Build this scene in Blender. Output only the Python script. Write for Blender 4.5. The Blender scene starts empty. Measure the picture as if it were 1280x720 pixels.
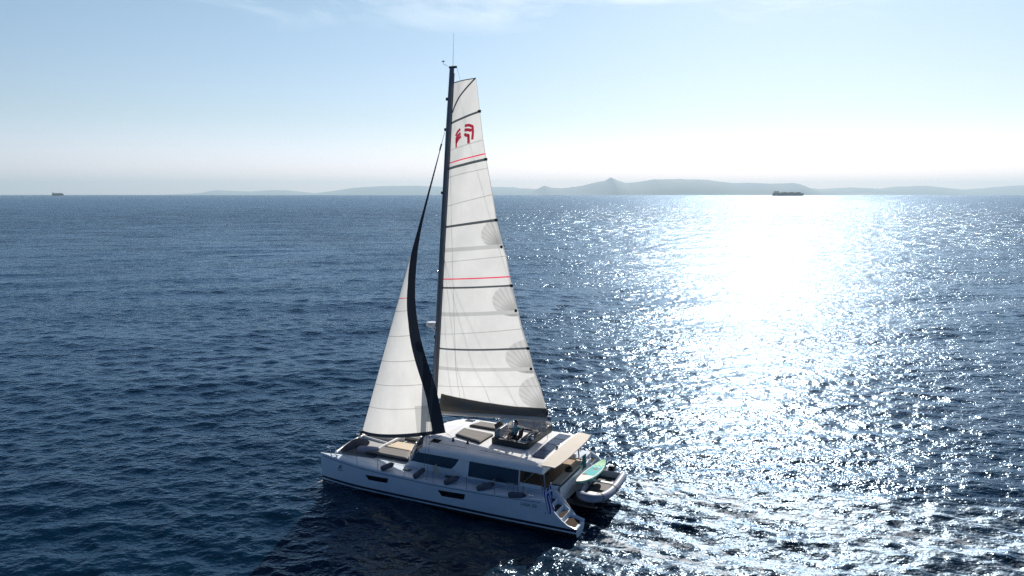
import bpy, bmesh, math, random
import numpy as np
from mathutils import Vector, Matrix
random.seed(7)
R = math.radians
PI = math.pi
S = bpy.context.scene
C = S.collection

# ---------------------------------------------------------------- camera, sky, sun, exposure
CAM_H = 17.2
cd = bpy.data.cameras.new('camera'); cam = bpy.data.objects.new('camera', cd); C.objects.link(cam)
cd.sensor_width = 36.0; cd.lens = 36.0*900/1280; cd.clip_start = 0.5; cd.clip_end = 250000
cam.location = (0, 0, CAM_H); cam.rotation_euler = (R(90-7.39), 0, 0)
S.camera = cam
S.cycles.denoising_prefilter = 'NONE'

SUN_AZ = 20.0      # degrees to the right of the view direction (+Y)
SUN_EL = 35.0; BACKSKY = (0.16, 0.36, 0.60); HIGHSKY = (0.08, 0.18, 0.36)
w = bpy.data.worlds.new('World'); S.world = w; w.use_nodes = True
nt = w.node_tree; nt.nodes.clear()
N = nt.nodes.new; L = nt.links.new
out = N('ShaderNodeOutputWorld'); bg = N('ShaderNodeBackground'); sky = N('ShaderNodeTexSky')
sky.sky_type = 'NISHITA'; sky.sun_disc = False
sky.sun_elevation = R(SUN_EL); sky.sun_rotation = R(SUN_AZ)
sky.air_density = 1.0; sky.dust_density = 0.35; sky.ozone_density = 3.0; sky.altitude = 0
bg.inputs['Strength'].default_value = 0.129
# thin cirrus, laid out on a high flat layer (direction / height)
tc = N('ShaderNodeTexCoord'); sx = N('ShaderNodeSeparateXYZ'); L(tc.outputs['Generated'], sx.inputs[0])
def math_(op, a, b=None, clamp=False):
    m = N('ShaderNodeMath'); m.operation = op; m.use_clamp = clamp
    for i, q in enumerate((a, b)):
        if q is None: continue
        if isinstance(q, (int, float)): m.inputs[i].default_value = q
        else: L(q, m.inputs[i])
    return m.outputs[0]
zz = math_('MAXIMUM', sx.outputs['Z'], 0.02)
cx = math_('DIVIDE', sx.outputs['X'], zz); cy = math_('DIVIDE', sx.outputs['Y'], zz)
cv = N('ShaderNodeCombineXYZ'); L(cx, cv.inputs[0]); L(cy, cv.inputs[1])
mp = N('ShaderNodeMapping'); L(cv.outputs[0], mp.inputs[0])
mp.inputs['Rotation'].default_value = (0, 0, R(8)); mp.inputs['Scale'].default_value = (0.9, 1.1, 1); mp.inputs['Location'].default_value = (4.06, 3.32, 0)
nz = N('ShaderNodeTexNoise'); nz.inputs['Scale'].default_value = 1.0; nz.inputs['Detail'].default_value = 8; nz.inputs['Roughness'].default_value = 0.62; nz.inputs['Distortion'].default_value = 0.6
L(mp.outputs[0], nz.inputs['Vector'])
cr = N('ShaderNodeValToRGB'); cr.color_ramp.elements[0].position = 0.48; cr.color_ramp.elements[1].position = 0.66
L(nz.outputs['Fac'], cr.inputs[0])
hi = N('ShaderNodeMapRange'); hi.inputs['From Min'].default_value = 0.20; hi.inputs['From Max'].default_value = 0.25
L(sx.outputs['Z'], hi.inputs['Value'])
cf = math_('MULTIPLY', math_('MULTIPLY', cr.outputs[0], hi.outputs[0]), 0.42)
mx = N('ShaderNodeMix'); mx.data_type = 'RGBA'; L(cf, mx.inputs['Factor'])
# Mediterranean horizon: the lowest few degrees of sky are pale blue, not amber
tr = N('ShaderNodeMapRange'); L(sx.outputs['Z'], tr.inputs['Value']); tr.inputs['From Min'].default_value = 0.0; tr.inputs['From Max'].default_value = 0.26
tm = N('ShaderNodeValToRGB'); L(tr.outputs[0], tm.inputs[0]); tm.color_ramp.interpolation = 'EASE'
tm.color_ramp.elements[0].position = 0.0; tm.color_ramp.elements[0].color = (1.66/1.6, 1.36/1.6, 1.72/1.6, 1)
tm.color_ramp.elements[1].position = 1.0; tm.color_ramp.elements[1].color = (1.15/1.6, 1.13/1.6, 1.02/1.6, 1)
e_ = tm.color_ramp.elements.new(0.42); e_.color = (1.17/1.6, 1.08/1.6, 1.06/1.6, 1)
tx = N('ShaderNodeMix'); tx.data_type = 'RGBA'; tx.blend_type = 'MULTIPLY'; tx.inputs['Factor'].default_value = 1; L(sky.outputs[0], tx.inputs['A']); L(tm.outputs['Color'], tx.inputs['B'])
L(tx.outputs['Result'], mx.inputs['A']); mx.inputs['B'].default_value = (8.2, 8.4, 8.6, 1)
# strongly forward-scattering summer haze: the sky opposite the sun is a good deal darker
dp = N('ShaderNodeVectorMath'); dp.operation = 'DOT_PRODUCT'; L(tc.outputs['Generated'], dp.inputs[0])
dp.inputs[1].default_value = (math.sin(R(SUN_AZ))*math.cos(R(SUN_EL)), math.cos(R(SUN_AZ))*math.cos(R(SUN_EL)), math.sin(R(SUN_EL)))
fs = N('ShaderNodeMapRange'); fs.interpolation_type = 'SMOOTHSTEP'; L(dp.outputs['Value'], fs.inputs['Value'])
fs.inputs['From Min'].default_value = -0.35; fs.inputs['From Max'].default_value = 0.68; fs.inputs['To Min'].default_value = 0.0; fs.inputs['To Max'].default_value = 1.0
bk = N('ShaderNodeMix'); bk.data_type = 'RGBA'; L(fs.outputs[0], bk.inputs['Factor']); bk.inputs['A'].default_value = (*BACKSKY, 1); bk.inputs['B'].default_value = (1, 1, 1, 1)
sc_ = N('ShaderNodeVectorMath'); sc_.operation = 'MULTIPLY'; L(mx.outputs['Result'], sc_.inputs[0]); L(bk.outputs['Result'], sc_.inputs[1])
# above the hazy band the sky deepens
hz_ = N('ShaderNodeMapRange'); hz_.interpolation_type = 'SMOOTHSTEP'; L(sx.outputs['Z'], hz_.inputs['Value']); hz_.inputs['From Min'].default_value = 0.22; hz_.inputs['From Max'].default_value = 0.52
hm = N('ShaderNodeMix'); hm.data_type = 'RGBA'; L(hz_.outputs[0], hm.inputs['Factor']); hm.inputs['A'].default_value = (1, 1, 1, 1); hm.inputs['B'].default_value = (*HIGHSKY, 1)
s2_ = N('ShaderNodeVectorMath'); s2_.operation = 'MULTIPLY'; L(sc_.outputs[0], s2_.inputs[0]); L(hm.outputs['Result'], s2_.inputs[1])
L(s2_.outputs[0], bg.inputs['Color']); L(bg.outputs[0], out.inputs['Surface'])

sl = bpy.data.lights.new('sun', 'SUN'); sl.energy = 5.0; sl.angle = R(0.53); sl.color = (1.0, 0.92, 0.83)
so = bpy.data.objects.new('sun', sl); C.objects.link(so)
sd = Vector((math.sin(R(SUN_AZ))*math.cos(R(SUN_EL)), math.cos(R(SUN_AZ))*math.cos(R(SUN_EL)), math.sin(R(SUN_EL))))
so.rotation_euler = sd.to_track_quat('Z', 'Y').to_euler(); so.location = sd*200
S.view_settings.view_transform = 'Standard'; S.view_settings.look = 'None'
S.view_settings.exposure = 0.40; S.view_settings.gamma = 1.0

# ---------------------------------------------------------------- materials
def mat(name, col, rough=0.5, metal=0.0, spec=0.5, vary=0.0, vscale=3.0, alpha=1.0, coat=0.0, emis=None, bump=0.0, bscale=40.0):
    m = bpy.data.materials.new(name); m.use_nodes = True
    t = m.node_tree; p = t.nodes['Principled BSDF']
    p.inputs['Base Color'].default_value = (*col, 1); p.inputs['Roughness'].default_value = rough
    p.inputs['Metallic'].default_value = metal; p.inputs['Specular IOR Level'].default_value = spec
    p.inputs['Alpha'].default_value = alpha; p.inputs['Coat Weight'].default_value = coat
    if vary > 0:
        c = t.nodes.new('ShaderNodeTexCoord'); n = t.nodes.new('ShaderNodeTexNoise'); n.inputs['Scale'].default_value = vscale; n.inputs['Detail'].default_value = 6
        r = t.nodes.new('ShaderNodeMapRange'); r.inputs['To Min'].default_value = 1-vary; r.inputs['To Max'].default_value = 1+vary
        x = t.nodes.new('ShaderNodeVectorMath'); x.operation = 'SCALE'; x.inputs[0].default_value = col
        t.links.new(c.outputs['Object'], n.inputs['Vector']); t.links.new(n.outputs['Fac'], r.inputs['Value'])
        r.inputs['From Min'].default_value = 0.25; r.inputs['From Max'].default_value = 0.75
        t.links.new(r.outputs[0], x.inputs['Scale']); t.links.new(x.outputs[0], p.inputs['Base Color'])
        r2 = t.nodes.new('ShaderNodeMapRange'); r2.inputs['To Min'].default_value = max(0.02, rough*0.75); r2.inputs['To Max'].default_value = min(1, rough*1.3)
        t.links.new(n.outputs['Fac'], r2.inputs['Value']); t.links.new(r2.outputs[0], p.inputs['Roughness'])
    if bump > 0:
        c = t.nodes.new('ShaderNodeTexCoord'); n = t.nodes.new('ShaderNodeTexNoise'); n.inputs['Scale'].default_value = bscale; n.inputs['Detail'].default_value = 3
        b = t.nodes.new('ShaderNodeBump'); b.inputs['Strength'].default_value = bump; b.inputs['Distance'].default_value = 0.02
        t.links.new(c.outputs['Object'], n.inputs['Vector']); t.links.new(n.outputs['Fac'], b.inputs['Height']); t.links.new(b.outputs[0], p.inputs['Normal'])
    return m

# ---------------------------------------------------------------- the sea
BOW = Vector((-11.54, 41.774, 0)); U = Vector((0.90393, -0.42769, 0)); V = Vector((0.42769, 0.90393, 0))
def W(x, y, z=0.0): return BOW + U*x + V*(y+3.65) + Vector((0, 0, z))

def water_material():
    m = bpy.data.materials.new('sea_water'); m.use_nodes = True
    t = m.node_tree; p = t.nodes['Principled BSDF']; n_ = t.nodes.new; l = t.links.new
    t.nodes.remove(p); mo = [q for q in t.nodes if q.type == 'OUTPUT_MATERIAL'][0]
    gl = n_('ShaderNodeBsdfGlossy'); gl.distribution = 'GGX'; gl.inputs['Color'].default_value = (0.60, 0.78, 0.97, 1)
    df = n_('ShaderNodeBsdfDiffuse'); df.inputs['Color'].default_value = (0.0012, 0.013, 0.030, 1)
    fr = n_('ShaderNodeFresnel'); fr.inputs['IOR'].default_value = 1.33
    mxs = n_('ShaderNodeMixShader'); l(fr.outputs[0], mxs.inputs[0]); l(df.outputs[0], mxs.inputs[1]); l(gl.outputs[0], mxs.inputs[2]); l(mxs.outputs[0], mo.inputs['Surface'])
    def mt(op, a, b=None, c=None):
        q = n_('ShaderNodeMath'); q.operation = op
        for i, v in enumerate((a, b, c)):
            if v is None: continue
            if isinstance(v, (int, float)): q.inputs[i].default_value = v
            else: l(v, q.inputs[i])
        return q.outputs[0]
    geo = n_('ShaderNodeNewGeometry'); sp = n_('ShaderNodeSeparateXYZ'); l(geo.outputs['Position'], sp.inputs[0])
    X, Y = sp.outputs['X'], sp.outputs['Y']
    # distance from the boat waters: finer ripples give way to whole waves further out
    ln = n_('ShaderNodeVectorMath'); ln.operation = 'LENGTH'; l(geo.outputs['Position'], ln.inputs[0])
    D = ln.outputs['Value']
    # wake: turbulent lane astern
    def comb(x, y):
        q = n_('ShaderNodeCombineXYZ')
        for i, v in enumerate((x, y)):
            if isinstance(v, (int, float)): q.inputs[i].default_value = v
            else: l(v, q.inputs[i])
        return q.outputs[0]
    def noise(x, y, sc, sy, rot, det, rough, seed):
        mp = n_('ShaderNodeMapping'); l(comb(x, y), mp.inputs[0])
        mp.inputs['Rotation'].default_value = (0, 0, R(rot)); mp.inputs['Scale'].default_value = (sc, sc*sy, 1); mp.inputs['Location'].default_value = (seed, seed*1.7, 0)
        n = n_('ShaderNodeTexNoise'); n.noise_dimensions = '2D'; n.inputs['Scale'].default_value = 1; n.inputs['Detail'].default_value = det; n.inputs['Roughness'].default_value = rough
        l(mp.outputs[0], n.inputs['Vector']); return n.outputs['Fac']
    def grad(eps, *a):
        h0 = noise(X, Y, *a); hx = noise(mt('ADD', X, eps), Y, *a); hy = noise(X, mt('ADD', Y, eps), *a)
        return mt('DIVIDE', mt('SUBTRACT', hx, h0), eps), mt('DIVIDE', mt('SUBTRACT', hy, h0), eps)
    # ripples, chop and swell: the smallest ones only where they are near enough to be told apart
    sets = [(grad(0.04, 2.0, 1.6, 12, 3, 0.55, 3.1), ((0, F1), (90, F1), (260, 0))),
            (grad(0.10, 1.0, 1.7, -6, 3, 0.55, 8.7), ((0, 0), (50, 0), (160, F2), (500, F2), (1200, 0.3*F2))),
            (grad(0.5, 0.22, 1.2, 5, 3, 0.5, 11.3), ((0, 0), (130, 0), (300, F3), (1500, 1.1*F3))),
            (grad(1.5, 0.06, 1.0, 0, 4, 0.65, 21.3), ((0, 0), (180, 0), (600, F4), (6000, F4)))]
    amps = []
    for g_, pts in sets:
        fc = n_('ShaderNodeFloatCurve')
        # piecewise ramp over log distance
        lg = mt('DIVIDE', mt('LOGARITHM', mt('MAXIMUM', D, 1.0), 10.0), 4.5)
        l(lg, fc.inputs['Value'])
        cv_ = fc.mapping.curves[0]
        P_ = [(0.0, pts[0][1])] + [(math.log10(max(q, 1.01))/4.5, v) for q, v in pts[1:]] + [(1.0, pts[-1][1])]
        P_ = [(min(x_, 1.0), v) for x_, v in P_]
        cv_.points[0].location = P_[0]; cv_.points[1].location = P_[-1]
        for q in P_[1:-1]: cv_.points.new(q[0], q[1])
        for q in cv_.points: q.handle_type = 'VECTOR'
        fc.mapping.update()
        amps.append(fc.outputs[0])
    g = noise(X, Y, 0.02, 2.2, 20, 3, 0.5, 5.0)
    gm = n_('ShaderNodeMapRange'); l(g, gm.inputs['Value']); gm.inputs['From Min'].default_value = 0.3; gm.inputs['From Max'].default_value = 0.7; gm.inputs['To Min'].default_value = 0.72; gm.inputs['To Max'].default_value = 1.28
    def comp(i):
        q = None
        for (g_, _), am in zip(sets, amps):
            e = mt('MULTIPLY', g_[i], am)
            q = e if q is None else mt('ADD', q, e)
        return mt('MULTIPLY', q, gm.outputs[0])
    # waves hide one another at a grazing view, so far water mirrors less than single facets would
    mk = n_('ShaderNodeMapRange'); l(D, mk.inputs['Value']); mk.inputs['From Min'].default_value = 60; mk.inputs['From Max'].default_value = 700; mk.inputs['To Min'].default_value = 1.0; mk.inputs['To Max'].default_value = 0.8
    l(mt('MULTIPLY', fr.outputs[0], mk.outputs[0]), mxs.inputs[0])
    gx, gy = comp(0), comp(1)
    cb = n_('ShaderNodeCombineXYZ'); l(mt('MULTIPLY', gx, -1), cb.inputs[0]); l(mt('MULTIPLY', gy, -1), cb.inputs[1])
    ad = n_('ShaderNodeVectorMath'); ad.operation = 'ADD'; l(geo.outputs['Normal'], ad.inputs[0]); l(cb.outputs[0], ad.inputs[1])
    no = n_('ShaderNodeVectorMath'); no.operation = 'NORMALIZE'; l(ad.outputs[0], no.inputs[0]); l(no.outputs[0], gl.inputs['Normal']); l(no.outputs[0], fr.inputs['Normal'])
    rr = n_('ShaderNodeMapRange'); l(D, rr.inputs['Value']); rr.inputs['From Min'].default_value = 50; rr.inputs['From Max'].default_value = 700
    rr.inputs['To Min'].default_value = 0.175; rr.inputs['To Max'].default_value = 0.17; 
    # the churned lane astern and a little wash at the stems, in the boat's own frame
    o_ = W(0, 0)
    rx_, ry_ = mt('SUBTRACT', X, o_.x), mt('SUBTRACT', Y, o_.y)
    bx_ = mt('ADD', mt('MULTIPLY', rx_, U.x), mt('MULTIPLY', ry_, U.y)); by_ = mt('ADD', mt('MULTIPLY', rx_, V.x), mt('MULTIPLY', ry_, V.y))
    def ramp(v, a, b, c=0.0, d=1.0):
        q = n_('ShaderNodeMapRange'); q.interpolation_type = 'SMOOTHSTEP'
        if isinstance(v, (int, float)): q.inputs['Value'].default_value = v
        else: l(v, q.inputs['Value'])
        for k_, w__ in (('From Min', a), ('From Max', b), ('To Min', c), ('To Max', d)): q.inputs[k_].default_value = w__
        return q.outputs[0]
    wob = mt('MULTIPLY', mt('SUBTRACT', noise(bx_, by_, 0.12, 1.6, 0, 4, 0.6, 2.0), 0.5), 7.0)
    wid = mt('ADD', mt('MULTIPLY', mt('MAXIMUM', mt('SUBTRACT', bx_, 15.0), 0.0), 0.19), 5.0)
    edge_ = mt('SUBTRACT', wid, mt('ADD', mt('ABSOLUTE', by_), wob))
    lane = mt('MULTIPLY', mt('MULTIPLY', ramp(edge_, -1.5, 2.0), ramp(bx_, 15.0, 17.0)), ramp(bx_, 30, 85, 1.0, 0.0))
    streak = noise(bx_, by_, 0.55, 3.2, 0, 4, 0.62, 9.0)
    rough = mt('ADD', rr.outputs[0], mt('MULTIPLY', lane, ramp(streak, 0.34, 0.60, 0.03, 0.26)))
    l(rough, gl.inputs['Roughness'])
    # foam
    ay = mt('ABSOLUTE', mt('SUBTRACT', mt('ABSOLUTE', by_), 3.3))
    sternf = mt('MULTIPLY', mt('MULTIPLY', ramp(bx_, 16.3, 17.0), ramp(bx_, 18, 48, 1, 0)), ramp(ay, 2.3, 0.3))
    stemf = mt('MULTIPLY', mt('MULTIPLY', ramp(bx_, -0.25, 0.1), ramp(bx_, 0.3, 2.6, 1, 0)), ramp(ay, 0.95, 0.25))
    fn = noise(X, Y, 3.2, 1.0, 0, 6, 0.7, 4.0)
    foam = mt('MAXIMUM', mt('MULTIPLY', sternf, ramp(mt('MULTIPLY', streak, fn), 0.265, 0.33)), mt('MULTIPLY', stemf, ramp(fn, 0.46, 0.56)))
    fd = n_('ShaderNodeBsdfDiffuse'); fd.inputs['Color'].default_value = (0.72, 0.76, 0.78, 1)
    mf = n_('ShaderNodeMixShader'); l(mt('MULTIPLY', foam, 0.8), mf.inputs[0]); l(mxs.outputs[0], mf.inputs[1]); l(fd.outputs[0], mf.inputs[2]); l(mf.outputs[0], mo.inputs['Surface'])
    return m

F1, F2, F3, F4 = 0.10, 0.28, 1.15, 5.5
def build_sea():
    rs = [0.0]; r = 8.0
    while r < 80000:
        rs.append(r)
        k = 0.0032 if 22 < r < 260 else (0.006 if r < 1200 else 0.03)
        if r < 22: k = 0.02
        r *= 1+k
    rs = np.array(rs)
    fine = np.arange(-50, 50.001, 0.125)
    coarse = np.concatenate([np.arange(-180, -50, 2.5), fine, np.arange(52.5, 180, 2.5)])
    az = np.radians(coarse)
    nr, na = len(rs), len(az)
    Rr, A = np.meshgrid(rs, az, indexing='ij')
    X = (Rr*np.sin(A)).ravel(); Y = (Rr*np.cos(A)).ravel()
    dr = np.gradient(rs); sp_r = np.repeat(dr, na)
    da = np.abs(np.gradient(az)); sp = np.maximum(sp_r, Rr.ravel()*np.tile(da, nr))
    Z = np.zeros_like(X); DX = np.zeros_like(X); DY = np.zeros_like(X)
    rng = np.random.default_rng(5)
    nw = 110
    lam = np.exp(rng.uniform(math.log(0.38), math.log(4.8), nw))
    base = R(-97)          # travel direction of the sea
    for i in range(nw):
        l = lam[i]; k = 2*PI/l
        th = base + rng.normal(0, 0.62 if l < 4 else 0.42)
        steep = SLOPE/math.sqrt(nw/2) * (1.0 if l < 1.4 else (1.4/l)**0.6)
        a = steep/k
        ph = rng.uniform(0, 2*PI)
        fade = np.clip((l/sp-3.0)/3.0, 0, 1)
        kx, ky = math.cos(th), math.sin(th)
        arg = k*(kx*X+ky*Y)+ph
        s, c = np.sin(arg), np.cos(arg)
        Z += a*fade*s
        DX += 0.75*a*fade*c*kx; DY += 0.75*a*fade*c*ky
    for i in range(12):      # a low swell under the wind sea
        l = rng.uniform(8, 24); k = 2*PI/l; th = base+R(25)+rng.normal(0, 0.3); a = 0.012/k; ph = rng.uniform(0, 2*PI)
        Z += a*np.clip((l/sp-3.0)/3.0, 0, 1)*np.sin(k*(math.cos(th)*X+math.sin(th)*Y)+ph)
    # ship frame
    ux, uy = U.x, U.y; vx, vy = V.x, V.y
    o = W(0, 0)
    bx = (X-o.x)*ux+(Y-o.y)*uy; by = (X-o.x)*vx+(Y-o.y)*vy
    # wake: short waves thrown out from both hulls and churned water astern
    for yc in (-3.25, 3.25):
        for sgn in (-1, 1):
            for j, th in enumerate((0.36, 0.5)):
                d = bx*math.sin(th) - sgn*(by-yc)*math.cos(th)   # distance behind the V arm
                along = bx*math.cos(th)+sgn*(by-yc)*math.sin(th)
                env = np.exp(-((d-0.6)/0.9)**2)*np.clip(along/1.5, 0, 1)*np.exp(-np.clip(along, 0, None)/22)
                Z += 0.09*env*np.sin(d*2*PI/1.5+0.6+j)
    lane = np.clip((bx-15.5)/2, 0, 1)*np.exp(-(by/(4.2+0.10*np.clip(bx-15, 0, None)))**4)*np.exp(-np.clip(bx-16, 0, None)/45)
    for i in range(26):
        l = rng.uniform(0.5, 1.6); k = 2*PI/l; th = rng.uniform(0, 2*PI); ph = rng.uniform(0, 2*PI)
        al = rng.uniform(0.3, 0.6)
        Z += lane*0.006*l*np.sin(k*(al*math.cos(th)*bx+math.sin(th)*by)+ph)*np.clip((l/sp-3)/3, 0, 1)*1.6
    X2 = X+DX; Y2 = Y+DY
    co = np.stack([X2, Y2, Z], 1).astype(np.float32)
    i, j = np.meshgrid(np.arange(nr-1), np.arange(na), indexing='ij')
    j2 = (j+1) % na
    f = np.stack([i*na+j, i*na+j2, (i+1)*na+j2, (i+1)*na+j], -1).reshape(-1, 4)
    me = bpy.data.meshes.new('sea')
    me.vertices.add(len(co)); me.vertices.foreach_set('co', co.ravel())
    me.loops.add(f.size); me.loops.foreach_set('vertex_index', f.ravel().astype(np.int32))
    me.polygons.add(len(f)); me.polygons.foreach_set('loop_start', np.arange(0, f.size, 4, dtype=np.int32))
    try: me.polygons.foreach_set('loop_total', np.full(len(f), 4, dtype=np.int32))
    except Exception: pass
    me.polygons.foreach_set('use_smooth', np.ones(len(f), dtype=bool))
    me.update(calc_edges=True)
    me.materials.append(water_material())
    ob = bpy.data.objects.new('sea', me); C.objects.link(ob); ob['kind'] = 'structure'
    print('sea', len(co))
    return ob
SLOPE = 0.20
build_sea()

def build_haze():
    me = bpy.data.meshes.new('haze'); bm = bmesh.new(); bmesh.ops.create_cube(bm, size=1.0)
    for v in bm.verts: v.co = Vector((v.co.x*170000, v.co.y*170000, -4 if v.co.z < 0 else 1500))
    bm.to_mesh(me); bm.free()
    o = bpy.data.objects.new('haze', me); C.objects.link(o); o['kind'] = 'stuff'
    m = bpy.data.materials.new('haze'); m.use_nodes = True; t = m.node_tree; t.nodes.clear()
    ou = t.nodes.new('ShaderNodeOutputMaterial'); v = t.nodes.new('ShaderNodeVolumePrincipled')
    v.inputs['Color'].default_value = (0.66, 0.875, 1.0, 1); v.inputs['Density'].default_value = HAZE; v.inputs['Anisotropy'].default_value = 0.2
    t.links.new(v.outputs[0], ou.inputs['Volume']); me.materials.append(m)
HAZE = 2.5e-5
build_haze()

# ---------------------------------------------------------------- mesh helpers (boat coordinates: x aft from the stem, y to starboard, z up)
ANG = math.atan2(U.y, U.x)
class MB:
    def __init__(s): s.v = []; s.f = []; s.m = []
    def add(s, vs, fs, mi=0):
        o = len(s.v); s.v += [tuple(p) for p in vs]; s.f += [tuple(i+o for i in f) for f in fs]; s.m += [mi]*len(fs); return s
    def box(s, x0, x1, y0, y1, z0, z1, mi=0):
        return s.hexa([(x0,y0,z0),(x1,y0,z0),(x1,y1,z0),(x0,y1,z0)], [(x0,y0,z1),(x1,y0,z1),(x1,y1,z1),(x0,y1,z1)], mi)
    def hexa(s, a, b, mi=0):
        n = len(a); f = [tuple(reversed(range(n))), tuple(range(n, 2*n))]
        f += [(i, (i+1) % n, n+(i+1) % n, n+i) for i in range(n)]
        return s.add(list(a)+list(b), f, mi)
    def prism(s, pts, z0, z1, mi=0): return s.hexa([(x, y, z0) for x, y in pts], [(x, y, z1) for x, y in pts], mi)
    def slab(s, pts, th, mi=0):      # 3D polygon thickened downwards
        return s.hexa([(x, y, z-th) for x, y, z in pts], list(pts), mi)
    def tube(s, path, r, n=10, mi=0, closed=False, cap=True, squash=None):
        P = [Vector(p) for p in path]; k = len(P); rr = r if isinstance(r, (list, tuple)) else [r]*k
        rings = []; up = Vector((0, 0, 1))
        prev = None
        for i in range(k):
            if closed: t = P[(i+1) % k]-P[i-1]
            else: t = P[min(i+1, k-1)]-P[max(i-1, 0)]
            t.normalize()
            a = up if prev is None else prev
            if prev is None and abs(t.dot(up)) > 0.95: a = Vector((1, 0, 0))
            b1 = (a - t*a.dot(t)); b1.normalize(); b2 = t.cross(b1); prev = b1
            q1, q2 = (1, 1) if squash is None else squash
            rings.append([P[i]+(b1*math.cos(2*PI*j/n)*q1+b2*math.sin(2*PI*j/n)*q2)*rr[i] for j in range(n)])
        o = []; f = []
        for g in rings: o += g
        m = k if closed else k-1
        for i in range(m):
            for j in range(n):
                a_, b_ = i*n+j, i*n+(j+1) % n; c_, d_ = ((i+1) % k)*n+(j+1) % n, ((i+1) % k)*n+j
                f.append((a_, b_, c_, d_))
        if not closed and cap: f += [tuple(reversed(range(n))), tuple(range((k-1)*n, k*n))]
        return s.add(o, f, mi)
    def loft(s, rings, closed=False, caps=(False, False), mi=0, mifn=None):
        n = len(rings[0]); o = []; 
        for g in rings: o += list(g)
        base = len(s.v); s.v += [tuple(p) for p in o]
        for i in range(len(rings)-1):
            for j in range(n if closed else n-1):
                j2 = (j+1) % n
                s.f.append((base+i*n+j, base+i*n+j2, base+(i+1)*n+j2, base+(i+1)*n+j))
                s.m.append(mifn(i, j) if mifn else mi)
        if caps[0]: s.f.append(tuple(base+j for j in reversed(range(n)))); s.m.append(mi)
        if caps[1]: s.f.append(tuple(base+(len(rings)-1)*n+j for j in range(n))); s.m.append(mi)
        return s
    def lathe(s, c, prof, n=16, mi=0, axis='z'):
        rings = []
        for r, h in prof:
            g = []
            for j in range(n):
                a = 2*PI*j/n; q = (r*math.cos(a), r*math.sin(a), h)
                if axis == 'x': q = (h, q[0], q[1])
                if axis == 'y': q = (q[0], h, q[1])
                g.append((c[0]+q[0], c[1]+q[1], c[2]+q[2]))
            rings.append(g)
        return s.loft(rings, closed=True, caps=(True, True), mi=mi)
def build(name, mb, m, parent=None, base=(0, 0, 0), smooth=None, bevel=0, solid=0, auto=35):
    """one mesh object; with a parent the vertices are stored relative to the parent's base"""
    if parent is not None: base = parent['_b'] if '_b' in parent else base
    me = bpy.data.meshes.new(name)
    b = Vector(base)
    me.from_pydata([tuple(Vector(p)-b) for p in mb.v], [], mb.f)
    ms = m if isinstance(m, (list, tuple)) else [m]
    for q in ms: me.materials.append(q)
    for p, i in zip(me.polygons, mb.m): p.material_index = i
    bm = bmesh.new(); bm.from_mesh(me); bmesh.ops.remove_doubles(bm, verts=bm.verts, dist=1e-5)
    bmesh.ops.recalc_face_normals(bm, faces=bm.faces); bm.to_mesh(me); bm.free()
    o = bpy.data.objects.new(name, me); C.objects.link(o)
    if smooth is not False:
        for p in me.polygons: p.use_smooth = True
        me.set_sharp_from_angle(angle=R(auto))
    if solid:
        q = o.modifiers.new('solid', 'SOLIDIFY'); q.thickness = solid; q.offset = 0
    if bevel:
        q = o.modifiers.new('bevel', 'BEVEL'); q.width = bevel; q.segments = 2; q.limit_method = 'ANGLE'; q.angle_limit = R(40)
    if parent is not None:
        o.parent = parent; o['_b'] = list(base)
    else:
        o.location = W(*base); o.rotation_euler = (0, 0, ANG); o['_b'] = list(base)
    return o
def thing(name, label, cat, base, group=None):
    o = bpy.data.objects.new(name, None); C.objects.link(o); o.empty_display_size = 0.3
    o.location = W(*base); o.rotation_euler = (0, 0, ANG); o['_b'] = list(base)
    o['label'] = label; o['category'] = cat
    if group: o['group'] = group
    return o
def tag(o, label, cat, group=None):
    o['label'] = label; o['category'] = cat
    if group: o['group'] = group
    return o
def lerp(a, b, t): return a+(b-a)*t
def interp(x, pts):
    if x <= pts[0][0]: return pts[0][1]
    for (a, va), (b, vb) in zip(pts, pts[1:]):
        if x <= b: return lerp(va, vb, (x-a)/(b-a))
    return pts[-1][1]

M = {}
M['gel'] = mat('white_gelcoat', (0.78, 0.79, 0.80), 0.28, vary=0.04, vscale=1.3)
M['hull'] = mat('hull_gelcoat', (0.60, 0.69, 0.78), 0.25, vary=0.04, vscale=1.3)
M['deck'] = mat('nonskid_deck', (0.74, 0.75, 0.74), 0.6, vary=0.05, vscale=2.5, bump=0.15, bscale=60)
M['navy'] = mat('navy_stripe', (0.010, 0.016, 0.035), 0.3)
M['anti'] = mat('dark_antifouling', (0.012, 0.014, 0.016), 0.6, vary=0.3)
M['smoke'] = mat('tinted_glass', (0.012, 0.014, 0.018), 0.08, spec=0.6)
M['glassblue'] = mat('cabin_window_glass', (0.022, 0.045, 0.075), 0.10, spec=0.9)
M['greycush'] = mat('grey_cushion_fabric', (0.17, 0.165, 0.16), 0.9, vary=0.12, vscale=8, bump=0.3, bscale=30)
M['dkcush'] = mat('dark_cushion_edge', (0.03, 0.03, 0.03), 0.85)
M['cream'] = mat('cream_awning_fabric', (0.60, 0.56, 0.49), 0.85, vary=0.05, vscale=2)
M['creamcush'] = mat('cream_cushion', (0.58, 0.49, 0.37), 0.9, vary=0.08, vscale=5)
M['teak'] = mat('weathered_teak', (0.24, 0.15, 0.09), 0.7, vary=0.2, vscale=6)
M['teakdk'] = mat('wet_teak_tread', (0.05, 0.035, 0.025), 0.95, spec=0.1, vary=0.2, vscale=6)
M['steel'] = mat('stainless_steel', (0.62, 0.63, 0.65), 0.22, metal=1.0)
M['alu'] = mat('anodised_aluminium', (0.23, 0.25, 0.28), 0.42, metal=0.6, vary=0.08, vscale=1)
M['mast'] = mat('grey_mast_paint', (0.17, 0.185, 0.21), 0.42, metal=0.2, vary=0.08, vscale=1.5)
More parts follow.
